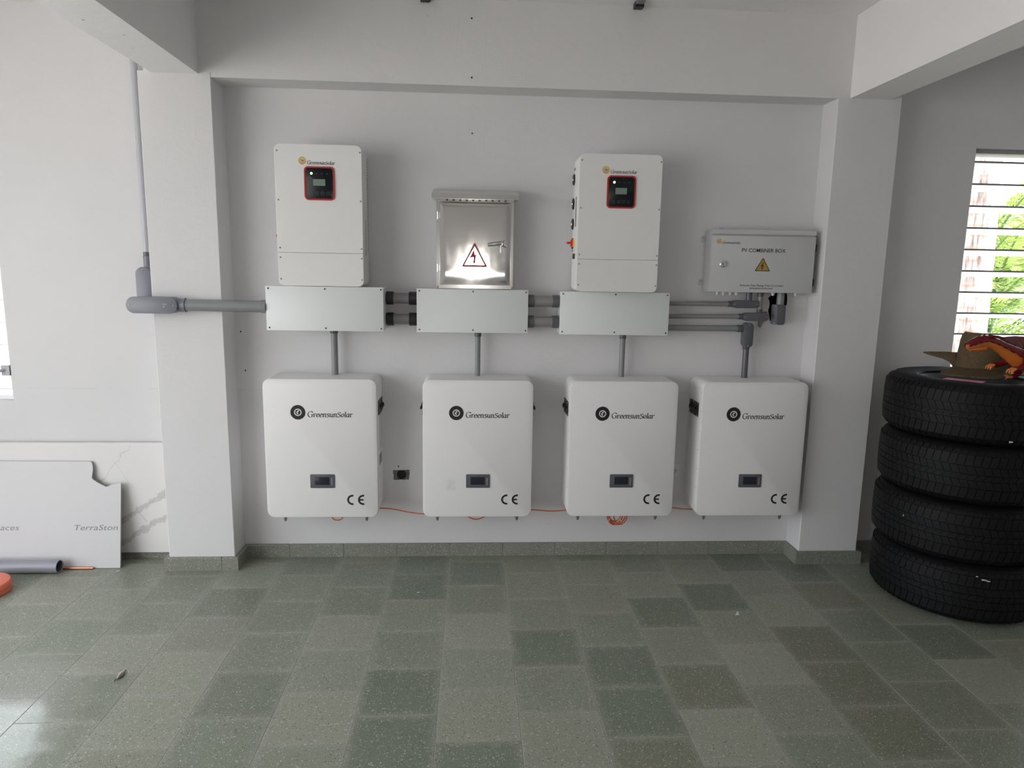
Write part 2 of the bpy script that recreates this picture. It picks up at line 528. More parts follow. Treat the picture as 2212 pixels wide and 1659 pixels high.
# ------------------------------------------------------------------ mesh helpers
class MB:
    """collects shapes, then links them as one mesh object"""

    def __init__(self):
        self.v, self.f = [], []

    def add(self, verts, faces):
        o = len(self.v)
        self.v += [tuple(p) for p in verts]
        self.f += [tuple(i + o for i in fc) for fc in faces]
        return self

    def box(self, x0, x1, y0, y1, z0, z1):
        v = [(x, y, z) for z in (z0, z1) for y in (y0, y1) for x in (x0, x1)]
        return self.add(v, [(0, 2, 3, 1), (4, 5, 7, 6), (0, 1, 5, 4), (2, 6, 7, 3), (0, 4, 6, 2), (1, 3, 7, 5)])

    def hexa(self, p):
        """eight corners, bottom ring then top ring, counter-clockwise from above"""
        return self.add(p, [(3, 2, 1, 0), (4, 5, 6, 7), (0, 1, 5, 4), (1, 2, 6, 5), (2, 3, 7, 6), (3, 0, 4, 7)])

    def loft(self, rings, cap=True, closed=True):
        n = len(rings[0])
        v = [p for r in rings for p in r]
        f = []
        for i in range(len(rings) - 1):
            for j in range(n if closed else n - 1):
                k = (j + 1) % n
                f.append((i * n + j, i * n + k, (i + 1) * n + k, (i + 1) * n + j))
        if cap:
            f.append(tuple(range(n - 1, -1, -1)))
            f.append(tuple((len(rings) - 1) * n + j for j in range(n)))
        return self.add(v, f)

    def tube(self, pts, radii, n=16, cap=True, squash=None):
        """round tube along a path; radii scalar or list"""
        pts = [Vector(p) for p in pts]
        if not isinstance(radii, (list, tuple)):
            radii = [radii] * len(pts)
        rings = []
        prev = None
        for i, p in enumerate(pts):
            d = (pts[min(i + 1, len(pts) - 1)] - pts[max(i - 1, 0)]).normalized()
            if prev is None:
                a = Vector((0, 0, 1)) if abs(d.z) < 0.9 else Vector((1, 0, 0))
            else:
                a = prev
            u = (a - d * a.dot(d)).normalized()
            prev = u
            w = d.cross(u)
            q = squash or (1, 1)
            rings.append([p + (u * math.cos(2 * PI * j / n) * q[0] + w * math.sin(2 * PI * j / n) * q[1]) * radii[i] for j in range(n)])
        return self.loft(rings, cap)

    def prism_y(self, outline, y0, y1):
        """outline: (x, z) points counter-clockwise seen from -y; y0 is the front (smaller y)"""
        n = len(outline)
        v = [(x, y0, z) for x, z in outline] + [(x, y1, z) for x, z in outline]
        f = [tuple(range(n)), tuple(range(2 * n - 1, n - 1, -1))]
        for j in range(n):
            k = (j + 1) % n
            f.append((j, n + j, n + k, k))
        return self.add(v, f)

    def ring_y(self, outer, inner, y0, y1):
        """frame between two outlines with equal point counts"""
        n = len(outer)
        v = [(x, y0, z) for x, z in outer] + [(x, y0, z) for x, z in inner] + [(x, y1, z) for x, z in outer] + [(x, y1, z) for x, z in inner]
        f = []
        for j in range(n):
            k = (j + 1) % n
            f += [(j, k, n + k, n + j), (2 * n + j, 3 * n + j, 3 * n + k, 2 * n + k), (j, 2 * n + j, 2 * n + k, k), (n + j, n + k, 3 * n + k, 3 * n + j)]
        return self.add(v, f)

    def layers_y(self, layers):
        """layers: (outline, y) from front to back, equal point counts"""
        rings = [[(x, y, z) for x, z in o] for o, y in layers]
        return self.loft(rings, True)

    def lathe(self, prof, n=48, c=(0, 0, 0), closed=False):
        """profile (r, z) spun about z"""
        rings = []
        for r, z in prof:
            rings.append([(c[0] + r * math.cos(2 * PI * j / n), c[1] + r * math.sin(2 * PI * j / n), c[2] + z) for j in range(n)])
        if closed:
            rings.append(rings[0])
        return self.loft(rings, not closed)

    def disc_y(self, cx, cz, r, y0, y1, n=20):
        return self.prism_y([(cx + r * math.cos(2 * PI * j / n), cz + r * math.sin(2 * PI * j / n)) for j in range(n)], y0, y1)

    def dome_y(self, cx, cz, r, y0, h, n=12):
        """low screw head bulging towards -y from y0"""
        rings = []
        for rr, hh in ((1, 0), (0.95, 0.5), (0.7, 0.85), (0.3, 1.0)):
            rings.append([(cx + r * rr * math.cos(2 * PI * j / n), y0 - h * hh, cz + r * rr * math.sin(2 * PI * j / n)) for j in range(n)])
        return self.loft(rings, True)

    def mesh(self, name, smooth=35):
        me = bpy.data.meshes.new(name)
        me.from_pydata(self.v, [], self.f)
        me.validate()
        if smooth:
            me.shade_smooth()
            me.set_sharp_from_angle(angle=math.radians(smooth))
        return me

    def build(self, name, mat, parent=None, loc=(0, 0, 0), rot=(0, 0, 0), smooth=35):
        return obj(name, self.mesh(name, smooth), mat, parent, loc, rot)


def obj(name, me, mat, parent=None, loc=(0, 0, 0), rot=(0, 0, 0)):
    if mat and not me.materials:
        me.materials.append(M[mat])
    o = bpy.data.objects.new(name, me)
    COL.objects.link(o)
    o.location = loc
    o.rotation_euler = rot
    if parent:
        o.parent = parent
    return o


def thing(name, label, cat, loc=(0, 0, 0), rot=(0, 0, 0), group=None):
    o = bpy.data.objects.new(name, None)
    o.empty_display_size = 0.05
    COL.objects.link(o)
    o.location = loc
    o.rotation_euler = rot
    return tag(o, label, cat, group)


def tag(o, label, cat, group=None):
    o['label'] = label
    o['category'] = cat
    if group:
        o['group'] = group
    return o


def struct(o, label=None):
    o['kind'] = 'structure'
    if label:
        o['label'] = label
    return o


def copy_tree(o, parent=None):
    c = o.copy()
    COL.objects.link(c)
    c.parent = parent
    for ch in list(o.children):
        copy_tree(ch, c)
    return c


def rrect(x0, x1, z0, z1, r, k=6):
    """rounded rectangle outline, counter-clockwise seen from -y"""
    o = []
    for cx, cz, a0 in ((x1 - r, z0 + r, -PI / 2), (x1 - r, z1 - r, 0), (x0 + r, z1 - r, PI / 2), (x0 + r, z0 + r, PI)):
        for i in range(k + 1):
            a = a0 + PI / 2 * i / k
            o.append((cx + r * math.cos(a), cz + r * math.sin(a)))
    return o


def rbox(x0, x1, y0, y1, z0, z1, r, bev=0.004, k=6, back=True):
    """rounded-corner case with softened front and back edges; y0 is the front"""
    b = bev
    L = [(rrect(x0 + b, x1 - b, z0 + b, z1 - b, max(r - b, 0.0005), k), y0),
         (rrect(x0 + b * .3, x1 - b * .3, z0 + b * .3, z1 - b * .3, max(r - b * .3, 0.0005), k), y0 + b * .3),
         (rrect(x0, x1, z0, z1, r, k), y0 + b)]
    if back:
        L += [(rrect(x0, x1, z0, z1, r, k), y1 - b), (rrect(x0 + b, x1 - b, z0 + b, z1 - b, max(r - b, 0.0005), k), y1)]
    else:
        L += [(rrect(x0, x1, z0, z1, r, k), y1)]
    return MB().layers_y(L)


def cat_rom(pts, n=6):
    if len(pts) < 3:
        return [tuple(p) for p in pts]
    P = [Vector(p) for p in pts]
    P = [P[0] * 2 - P[1]] + P + [P[-1] * 2 - P[-2]]
    o = []
    for i in range(1, len(P) - 2):
        for j in range(n):
            s = j / n
            a, b, c, d = P[i - 1], P[i], P[i + 1], P[i + 2]
            o.append(tuple(0.5 * ((2 * b) + (c - a) * s + (2 * a - 5 * b + 4 * c - d) * s * s + (3 * b - a - 3 * c + d) * s ** 3)))
    o.append(tuple(P[-2]))
    return o


# ------------------------------------------------------------------ lettering drawn with a broad pen
GL = {
    'G': (0.74, [[(.63, .60), (.52, .73), (.34, .76), (.13, .62), (.06, .36), (.16, .10), (.38, -.01), (.60, .06)], [(.60, .02), (.60, .33)], [(.43, .335), (.72, .335)], [(.63, .60), (.64, .70)]]),
    'r': (0.37, [[(.01, .41), (.09, .45), (.10, .42), (.09, .02)], [(.02, .015), (.18, .015)], [(.10, .30), (.19, .43), (.29, .45), (.34, .40)]]),
    'e': (0.42, [[(.06, .235), (.34, .27), (.31, .41), (.20, .45), (.07, .33), (.05, .15), (.16, .01), (.28, .02), (.37, .09)]]),
    'n': (0.51, [[(.01, .41), (.09, .45), (.10, .42), (.09, .02)], [(.02, .015), (.17, .015)], [(.10, .31), (.22, .43), (.33, .44), (.37, .33), (.36, .03), (.47, .02)]]),
    's': (0.36, [[(.30, .38), (.23, .45), (.10, .43), (.08, .33), (.18, .25), (.29, .17), (.27, .04), (.15, 0), (.04, .06)]]),
    'u': (0.51, [[(.01, .42), (.10, .44), (.10, .14), (.18, .01), (.30, .06), (.38, .18)], [(.38, .44), (.37, .03), (.47, .02)]]),
    'S': (0.47, [[(.40, .53), (.31, .61), (.15, .60), (.08, .47), (.18, .36), (.34, .27), (.38, .12), (.25, 0), (.10, .01), (.04, .09)]]),
    'o': (0.45, [[(.21, .45), (.08, .36), (.05, .18), (.15, .01), (.29, .06), (.37, .25), (.32, .41), (.21, .45)]]),
    'l': (0.22, [[(.02, .66), (.11, .70), (.10, .40), (.09, .02)], [(.02, .015), (.18, .015)]]),
    'a': (0.46, [[(.34, .40), (.22, .45), (.08, .33), (.05, .13), (.14, 0), (.26, .08), (.33, .22)], [(.35, .44), (.33, .05), (.43, .03)]]),
}


def pen_mesh(mb, strokes, x0, z0, sc_x, sc_z, y, nib=0.125, ang=0.35, thin=0.036, slant=0.10, smooth=True, layer=0.0):
    nv = Vector((math.cos(ang), math.sin(ang))) * nib / 2
    k = 0
    for st in strokes:
        pts = cat_rom([(a, b, 0) for a, b in st], 5) if smooth and len(st) > 2 else [(a, b, 0) for a, b in st]
        for i in range(len(pts) - 1):
            p, q = Vector(pts[i][:2]), Vector(pts[i + 1][:2])
            d = (q - p)
            if d.length < 1e-6:
                continue
            d.normalize()
            nn = Vector((-d.y, d.x))
            off = nv if nv.dot(nn) > 0 else -nv
            half = off + nn * max(0.0, thin - abs(off.dot(nn)))
            e = d * 0.008
            quad = [p - half - e, q - half + e, q + half + e, p + half - e]
            k += 1
            yy = y - 0.000002 * (k % 7)
            mb.add([(x0 + (a.x + slant * a.y) * sc_x, yy, z0 + a.y * sc_z) for a in quad], [(0, 1, 2, 3)])
    return mb


def brand_word(x0, x1, z0, y):
    """the maker's word in a calligraphic hand, from x0 to x1 on base line z0"""
    word = 'GreensunSolar'
    tot = sum(GL[c][0] for c in word) + 0.05
    s = (x1 - x0) / tot
    mb = MB()
    x = x0
    for c in word:
        w, st = GL[c]
        pen_mesh(mb, st, x, z0, s, s * 0.98, y)
        x += w * s
    return mb


def sans(text, x0, x1, z0, y, bold=0.0, shear=0.0, height=None):
    """plain lettering as a flat mesh between x0 and x1"""
    cu = bpy.data.curves.new('lettering', 'FONT')
    cu.body = text
    cu.size = 1.0
    cu.offset = bold
    cu.shear = shear
    cu.resolution_u = 3
    to = bpy.data.objects.new('lettering', cu)
    COL.objects.link(to)
    dg = bpy.context.evaluated_depsgraph_get()
    dg.update()
    me = bpy.data.meshes.new_from_object(to.evaluated_get(dg))
    bpy.data.objects.remove(to)
    bpy.data.curves.remove(cu)
    xs = [v.co.x for v in me.vertices]
    a, b = min(xs), max(xs)
    s = (x1 - x0) / (b - a)
    sz = s if height is None else height / 0.73
    for v in me.vertices:
        v.co = Vector((x0 + (v.co.x - a) * s, y, z0 + v.co.y * sz))
    me.materials.clear()
    return me


def emblem(parent, cx, cz, R, y, disc_mat, core_mat, ring_mat):
    """toothed sun disc with a pale ring and a dark core"""
    rnd = random.Random(7)
    n = 84
    out = []
    for j in range(n):
        a = 2 * PI * j / n
        rr = R * (1.0 + (0.025 if j % 2 else -0.035) + rnd.uniform(-0.012, 0.012))
        out.append((rr * math.cos(a), rr * math.sin(a)))
    e = MB().prism_y(out, -0.0004, 0).build('emblem', disc_mat, parent, (cx, y, cz))
    k = 40
    ci = lambda r: [(r * math.cos(2 * PI * j / k), r * math.sin(2 * PI * j / k)) for j in range(k)]
    MB().ring_y(ci(R * 0.50), ci(R * 0.36), -0.0007, -0.0004).build('emblem_ring', ring_mat, e)
    MB().prism_y(ci(R * 0.37), -0.0006, -0.0004).build('emblem_core', core_mat, e)
    sw = cat_rom([(-.17, .06, 0), (-.02, .24, 0), (.20, .27, 0), (.10, .10, 0), (-.02, -.04, 0), (.05, -.10, 0), (.02, -.30, 0), (-.10, -.22, 0), (-.20, -.1, 0)], 4)
    MB().prism_y([(a * R, b * R) for a, b, _ in sw][::-1], -0.0008, -0.0006).build('emblem_leaf', ring_mat, e)
    return e


# ------------------------------------------------------------------ room shell
PL, PR = 0.172, 0.152            # how far the two pillars stand out of the wall
XL1, XL2, XR1, XR2 = -1.4945, -1.1484, 1.9759, 2.3158
ZB, ZC = 2.5127, 2.9093
HB, TB = 0.073, 0.021
T = 0.3
R0 = -0.552

# the back wall: one sheet with window openings, a rough knocked-out hole and an open switch box
rnd = random.Random(3)


def wobbly(pts, amp, n=3, seed=1):
    r = random.Random(seed)
    o = []
    for i in range(len(pts)):
        a, b = Vector(pts[i]), Vector(pts[(i + 1) % len(pts)])
        for j in range(n):
            p = a.lerp(b, j / n)
            o.append((p.x + r.uniform(-amp, amp), p.y + r.uniform(-amp, amp)))
    return o


HOLE = wobbly([(1.772, 1.510), (1.757, 1.488), (1.766, 1.455), (1.763, 1.412), (1.772, 1.370), (1.792, 1.352), (1.815, 1.346),
               (1.852, 1.375), (1.853, 1.43), (1.866, 1.470), (1.858, 1.515), (1.82, 1.522)], 0.003, 3, 5)
SOCK = wobbly([(-0.319, 0.5010), (-0.3165, 0.447), (-0.231, 0.4465), (-0.2275, 0.503)], 0.0018, 6, 8)
rect = lambda a, b, c, d: [(a, c), (a, d), (b, d), (b, c)]
outer = [(XL - 0.2, -0.1), (XR + 0.2, -0.1), (XR + 0.2, 3.1), (XL - 0.2, 3.1)]
winL, winR = rect(WL_X0, WL_X1, WL_Z0, WL_Z1), rect(WR_X0, WR_X1, WR_Z0, WR_Z1)
mb = MB()


def sheet(mb, loops, y, flip):
    vv = [[Vector((a, b, 0)) for a, b in l] for l in loops]
    tri = tessellate_polygon(vv)
    flat = [p for l in vv for p in l]
    mb.add([(p.x, y, p.y) for p in flat], [tuple(t_[::-1]) if flip else tuple(t_) for t_ in tri])


def reveal(mb, loop, y0, y1):
    n = len(loop)
    mb.add([(a, y0, b) for a, b in loop] + [(a, y1, b) for a, b in loop], [(j, (j + 1) % n, n + (j + 1) % n, n + j) for j in range(n)])


sheet(mb, [outer, winL, winR, HOLE, SOCK], 0.0, False)
sheet(mb, [outer, winL, winR], 0.2, True)
reveal(mb, winL, 0, 0.2)
reveal(mb, winR, 0, 0.2)
wall = struct(mb.build('wall_back', 'plaster', smooth=0))
# rough cavities behind the two holes
mb = MB()
reveal(mb, HOLE, 0.0, 0.10)
mb.add([(a, 0.10, b) for a, b in HOLE], [tuple(range(len(HOLE)))])
mb.build('rough_cavity', 'cavity', wall, smooth=0)

struct(MB().box(XL - 0.2, XL, YB, OPEN_Y0, 0, 3.1).box(XL - 0.2, XL, OPEN_Y1, 0, 0, 3.1).box(XL - 0.2, XL, OPEN_Y0, OPEN_Y1, OPEN_Z, 3.1).build('wall_left', 'plaster', smooth=0))
struct(MB().box(XR, XR + 0.2, YB, 0, 0, 3.1).build('wall_right', 'plaster', smooth=0))
struct(MB().box(XL - 0.2, XR + 0.2, YB - 0.2, YB, 0, 3.1).build('wall_rear', 'plaster', smooth=0))

BL1, BL2, BR1, BR2 = -1.427, -1.2071, 2.0388, 2.2536
ZSL, ZSR = 2.526, 2.5144
struct(MB().box(BL1 + .02, BR2 - .02, YB, 0.0, ZC, 3.1).build('ceiling', 'plaster_ceiling', smooth=0))
struct(MB().box(XL, BL1 + .04, YB, 0.0, 2.875, 3.1).build('ceiling', 'plaster_ceiling', smooth=0))
struct(MB().box(BR2 - .04, XR, YB, 0.0, 2.82, 3.1).build('ceiling', 'plaster_ceiling', smooth=0))


def pillar(name, x0, x1, p):
    b = 0.004
    out = lambda e: [(x0 + e, 0.0), (x0 + e, -p + b), (x0 + b, -p + e), (x1 - b, -p + e), (x1 - e, -p + b), (x1 - e, 0.0)]
    mb = MB()
    pts = [(x0, 0.0), (x0, -p + b), (x0 + b, -p), (x1 - b, -p), (x1, -p + b), (x1, 0.0)]
    mb.loft([[(x, y, 0.0) for x, y in pts], [(x, y, ZB + 0.02) for x, y in pts]])
    return struct(mb.build(name, 'plaster', smooth=0))


pil_l = pillar('pillar_left', XL1, XL2, PL)
pil_r = pillar('pillar_right', XR1, XR2, PR)
# beam over the niche (its face runs from one pillar face to the other), and the two cross beams
struct(MB().hexa([(XL1 + .03, -PL + .001, ZB), (XR2 - .03, -PR + .001, ZB), (XR2 - .03, 0, ZB), (XL1 + .03, 0, ZB),
                  (XL1 + .03, -PL + .001, ZC + .05), (XR2 - .03, -PR + .001, ZC + .05), (XR2 - .03, 0, ZC + .05), (XL1 + .03, 0, ZC + .05)]).build('beam_back', 'plaster', smooth=0))
struct(MB().box(BL1, BL2, YB, -PL + 0.003, ZSL, ZC + .05).build('beam_left', 'plaster_ceiling', smooth=0))
struct(MB().box(BR1, BR2, YB, -PR + 0.003, ZSR, ZC + .05).build('beam_right', 'plaster_ceiling', smooth=0))

# screw holes left in the plaster
for x, y, z in ((0.1045, -0.1645, 2.8236), (0.1064, -0.1645, 2.5513), (0.1103, 0.0, 2.3192), (-1.12, 0.0, 1.27), (-1.105, 0.0, 1.06), (-0.289, 0, 0.524)):
    MB().disc_y(0, 0, 0.0042, -0.0006, 0.002, 10).build('screw_hole', 'dark_slot', wall, (x, y, z))

# ---- floor: grout bed, single terrazzo tiles where the picture shows them
floor = struct(MB().box(XL, XR, YB, 0.0, -0.06, -0.0008).build('floor', 'grout', smooth=0))
G = 0.0011


def tile_mesh(w, d):
    c = 0.0009
    mb = MB()
    a, b = w / 2 - G, d / 2 - G
    lo = [(-a, -b, -0.004), (a, -b, -0.004), (a, b, -0.004), (-a, b, -0.004)]
    mi = [(-a, -b, -c), (a, -b, -c), (a, b, -c), (-a, b, -c)]
    hi = [(-a + c, -b + c, 0), (a - c, -b + c, 0), (a - c, b - c, 0), (-a + c, b - c, 0)]
    mb.loft([lo, mi, hi])
    return mb.mesh('tile', 0)


full = tile_mesh(T, T)
DARK = {(-4, -1), (-3, -3), (-3, 1), (-2, -1), (-2, 0), (-1, -4), (-1, -3), (-1, 0), (-1, 1), (0, -5), (0, 0), (1, -2), (2, -4), (2, -3), (3, -1), (4, -1), (5, 1), (6, 0), (7, -2)}
OLIVE = {(2, -5), (3, -3), (5, -4), (5, -3), (5, -2), (6, -1)}
PALE = {(-5, -2), (-4, -4), (-4, -3), (-2, -4), (-2, -2), (0, -4), (0, -2), (1, -4), (3, -4), (4, -3), (5, -1), (7, -3)}


def tile_tone(k, j, r_):
    e = r_.uniform(0.93, 1.07)
    if (k, j) in DARK:
        c = (0.145, 0.168, 0.138) if k > -2 else (0.178, 0.192, 0.162)
    elif (k, j) in OLIVE:
        c = (0.172, 0.168, 0.130)
    elif (k, j) in PALE:
        c = (0.285, 0.283, 0.243)
    else:
        c = r_.choice([(0.235, 0.24, 0.203), (0.218, 0.226, 0.19), (0.25, 0.246, 0.21), (0.20, 0.214, 0.178)])
    return (c[0] * e * 1.06, c[1] * e * 1.105, c[2] * e * 1.04, 1)


cuts = {}
far = MB()
rnd = random.Random(11)
for k in range(-15, 16):
    xc = (k + 0.5) * T
    if xc - T / 2 < XL or xc + T / 2 > XR:
        continue
    ph = R0 if k % 2 else R0 + 0.15
    y1 = 0.0
    ys = [ph + j * T for j in range(3, -24, -1)]
    for j in range(len(ys) - 1):
        a, b = ys[j + 1], min(ys[j], 0.0)
        if b - a < 0.03 or a < YB:
            continue
        yc = (a + b) / 2
        lim = 2.45 + 0.25 * abs(yc) if xc < 0 else 2.95
        if yc > -2.05 and -2.75 < xc < 3.15 and not (yc < -1.1 and abs(xc - 0.25) > 2.45):
            d = round(b - a, 4)
            if abs(d - T) < 1e-3:
                me = full
            else:
                me = cuts.setdefault(d, tile_mesh(T, d))
            to = obj('tile', me, 'terrazzo', floor, (xc, yc, 0.0 + rnd.uniform(-0.0002, 0.0002)))
            to.color = tile_tone(k, round((a - ph) / T), rnd)
        else:
            g = G
            far.add([(xc - T / 2 + g, a + g, 0), (xc + T / 2 - g, a + g, 0), (xc + T / 2 - g, b - g, 0), (xc - T / 2 + g, b - g, 0)], [(0, 1, 2, 3)])
o = far.build('tile_field', 'terrazzo_far', floor, smooth=0)
o['kind'] = 'stuff'


# ---- terrazzo skirting in pieces
def skirting(name, runs):
    """runs: ((x0, y0), (x1, y1), outward (nx, ny), joints)"""
    root = thing(name, 'terrazzo skirting', None)
    del root['category']
    root['kind'] = 'structure'
    return root


def skirt(name, label):
    o = bpy.data.objects.new(name, None)
    COL.objects.link(o)
    o['kind'] = 'structure'
    o['label'] = label
    return o


def skirt_piece(root, x0, x1, y0, y1):
    g = 0.0008
    b = 0.004
    p = [(x0 + g, y0, 0), (x1 - g, y0, 0), (x1 - g, y1, 0), (x0 + g, y1, 0)]
    mb = MB()
    dx = g
    lo = [(x0 + g, y0, 0.0), (x1 - g, y0, 0.0), (x1 - g, y1, 0.0), (x0 + g, y1, 0.0)]
    mi = [(q[0], q[1], HB - b) for q in lo]
    cx, cy = (x0 + x1) / 2, (y0 + y1) / 2
    hi = [(q[0] + (b if q[0] < cx else -b) * .8, q[1] + (b if q[1] < cy else -b) * .8, HB) for q in lo]
    mb.loft([lo, mi, hi])
    return mb.build('skirting_tile', 'terrazzo_board', root, smooth=0)


sk = skirt('baseboard_back', 'terrazzo skirting along the niche wall')
xs = [XL2] + [T * k for k in range(-3, 7)] + [XR1]
for a, b in zip(xs[:-1], xs[1:]):
    skirt_piece(sk, a, b, -TB, 0)
sk = skirt('baseboard_left', 'terrazzo skirting around the pillar and wall with stone slabs')
skirt_piece(sk, XL1 - TB, XL1 + 0.28, -PL - TB, -PL)
skirt_piece(sk, XL1 + 0.28, XL2 + TB, -PL - TB, -PL)
skirt_piece(sk, XL2, XL2 + TB, -PL, -TB)
skirt_piece(sk, XL1 - TB, XL1, -PL, -TB)
for a, b in ((-2.4, -2.1), (-2.1, -1.8), (-1.8, XL1)):
    skirt_piece(sk, a, b, -TB, 0)
sk = skirt('baseboard_right', 'terrazzo skirting around the pillar by the tyres')
skirt_piece(sk, XR1 - TB, 2.1, -PR - TB, -PR)
skirt_piece(sk, 2.1, XR2 + TB, -PR - TB, -PR)
skirt_piece(sk, XR1 - TB, XR1, -PR, -TB)
skirt_piece(sk, XR2, XR2 + TB, -PR, -TB)
for a, b in ((XR2, 2.7), (2.7, 3.0), (3.0, 3.3)):
    skirt_piece(sk, a, b, -TB, 0)


# ---- louvre windows
def louvre(name, label, x0, x1, z0, z1, zs, crank, fm='frame_white'):
    r = bpy.data.objects.new(name, None)
    COL.objects.link(r)
    r.location = (x0, 0.03, z0)
    r['kind'] = 'structure'
    r['label'] = label
    w, h = x1 - x0, z1 - z0
    f = 0.022
    MB().ring_y(rect(0.001, w - .001, .001, h - .001)[::-1], rect(f, w - f, f, h - f)[::-1], 0.0, 0.12).build('window_frame', fm, r, smooth=0)
    y, dy, dz = 0.025, 0.082, -0.029
    th = 0.0055
    me = None
    for z in zs:
        if me is None:
            ln = math.hypot(dy, dz)
            nx = (-dz / ln * th, dy / ln * th)   # (dy part, dz part) of the normal
            a = f + 0.002
            b = w - f - 0.002
            p0, p1 = (y, 0.0), (y + dy, dz)
            q0, q1 = (y + nx[0], -0.0 + nx[1]), (y + dy + nx[0], dz + nx[1])
            me = MB().hexa([(a, p0[0], p0[1]), (b, p0[0], p0[1]), (b, p1[0], p1[1]), (a, p1[0], p1[1]),
                            (a, q0[0], q0[1]), (b, q0[0], q0[1]), (b, q1[0], q1[1]), (a, q1[0], q1[1])]).mesh('glass_slat', 0)
            eg = MB().box(a, b, y - 0.003, y + 0.006, -0.003, 0.006).mesh('slat_rail', 0)
        s = obj('glass_slat', me, 'louvre_glass', r, (0, 0, z - z0))
        obj('slat_rail', eg, 'frame_white' if crank else 'strap_grey', s)
    if crank:
        c = MB().box(w - 0.045, w - 0.004, -0.035, 0.0, 0.135, 0.19).tube([(w - 0.03, -0.03, 0.165), (w - 0.06, -0.06, 0.160), (w - 0.10, -0.065, 0.155)], [0.010, 0.007, 0.006], 10)
        c.build('crank_handle', 'crank_grey', r)
        for zz in (0.125, 0.205):
            MB().dome_y(w - 0.012, zz, 0.005, 0.0, 0.003).build('frame_screw', 'screw_metal', r)
    return r


ZS = [2.2526 - 0.1193 * k for k in range(12)]
louvre('window_1', 'white louvre window by the stone slabs', WL_X0, WL_X1, WL_Z0, WL_Z1, [z for z in ZS if z > WL_Z0 + .03], True)
louvre('window_2', 'glass louvre window behind the tyres', WR_X0, WR_X1, WR_Z0, WR_Z1, [z for z in ZS if z > WR_Z0 + .03], False, 'frame_shaded')

# ------------------------------------------------------------------ outside
struct(MB().box(-30, 30, 0.2, 30, -0.35, -0.25).build('garden_ground', 'garden_path', smooth=0))
struct(MB().box(-30, XL - 0.2, -25, 0.2, -0.35, -0.02).build('driveway_ground', 'concrete_ground', smooth=0))


def frond(parent, base, heading, length, rise, droop, mat, seed, leaf=0.34, n=26):
    r = random.Random(seed)
    mb = MB()
    pts = []
    d = Vector((math.cos(heading), math.sin(heading), 0))
    for i in range(n + 1):
        s = i / n
        pts.append(Vector(base) + d * length * s + Vector((0, 0, rise * s - droop * s * s)))
    mb.tube(pts, [0.012 * (1 - 0.8 * i / n) + 0.002 for i in range(n + 1)], 5)
    side = Vector((-d.y, d.x, 0))
    for i in range(2, n + 1):
        s = i / n
        p = pts[i]
        tng = (pts[i] - pts[i - 1]).normalized()
        ll = leaf * (0.35 + 1.5 * s * (1 - s) * 1.5) * r.uniform(.85, 1.1)
        for sg in (-1, 1):
            dr = (side * sg * 0.8 + tng * 0.75 + Vector((0, 0, r.uniform(-.25, .2)))).normalized()
            q1 = p + dr * ll * 0.5
            q2 = p + dr * ll + Vector((0, 0, -0.25 * ll))
            wv = tng.cross(dr).cross(dr).normalized() * 0.016
            mb.add([p - wv * .4, p + wv * .4, q1 + wv, q1 - wv, q2], [(0, 1, 2, 3), (3, 2, 4)])
    return mb.build('frond', mat, parent, smooth=0)


pt = thing('palm_tree', 'tall palm trunk with rough bark seen through the louvre slats', 'palm tree', (4.435, 1.95, -0.25))
rings = []
mb = MB()
pts = []
rad = []
for i in range(80):
    z = i * 0.075
    pts.append((0.015 * math.sin(z * 0.7) - 0.03 * z, 0, z))
    rad.append(0.128 + (0.006 if i % 3 == 0 else 0) - 0.004 * z)
mb.tube(pts, rad, 20)
mb.build('trunk', 'palm_bark', pt)
for i in range(12):
    frond(pt, (pts[-1][0], 0, pts[-1][2]), i * 2 * PI / 12 + 0.2, 1.9, 0.7, 1.5, 'palm_leaf', 40 + i, 0.5)
cl = [((5.5, 3.2), 26, 'palm_leaf', 'feathery light green palm clump outside the louvre window'),
      ((7.05, 5.2), 20, 'palm_leaf_dark', 'darker green palm clump further behind the palm trunk'),
      ((8.75, 7.4), 13, 'palm_leaf', 'pale palm clump standing farthest off in the garden')]
for ci, ((x, y), n, mt, lb) in enumerate(cl):
    c = thing('areca_palm', lb, 'palm', (x, y, -0.25), group='palms outside the window')
    rr = random.Random(100 + ci)
    for i in range(n * 2):
        h0 = 0.3 + 2.1 * (i / (n * 2))
        frond(c, (rr.uniform(-.15, .15), rr.uniform(-.15, .15), h0), rr.uniform(0, 2 * PI), rr.uniform(.75, 1.15), rr.uniform(0.7, 1.3), rr.uniform(.3, .7), mt if i % 3 else 'palm_leaf', 200 + ci * 50 + i, 0.36, 22)
    for i in range(5):
        a = rr.uniform(0, 6.28)
        MB().tube([(0.1 * math.cos(a), 0.1 * math.sin(a), 0), (0.13 * math.cos(a), 0.13 * math.sin(a), 2.0)], [0.013, 0.010], 8).build('cane', 'palm_leaf_dark', c)
c = thing('garden_shrub', 'leafy green shrub outside the window with the crank handle', 'shrub', (-4.2, 2.6, -0.25))
rr = random.Random(77)
for i in range(22):
    frond(c, (rr.uniform(-.4, .4), rr.uniform(-.2, .2), 0.05 + 0.5 * (i / 22)), rr.uniform(0, 2 * PI), rr.uniform(.5, .8), rr.uniform(.4, .7), .4, 'palm_leaf', 500 + i, 0.25, 16)


# ------------------------------------------------------------------ wall batteries
BW, BH, BD = 0.580, 0.745, 0.220


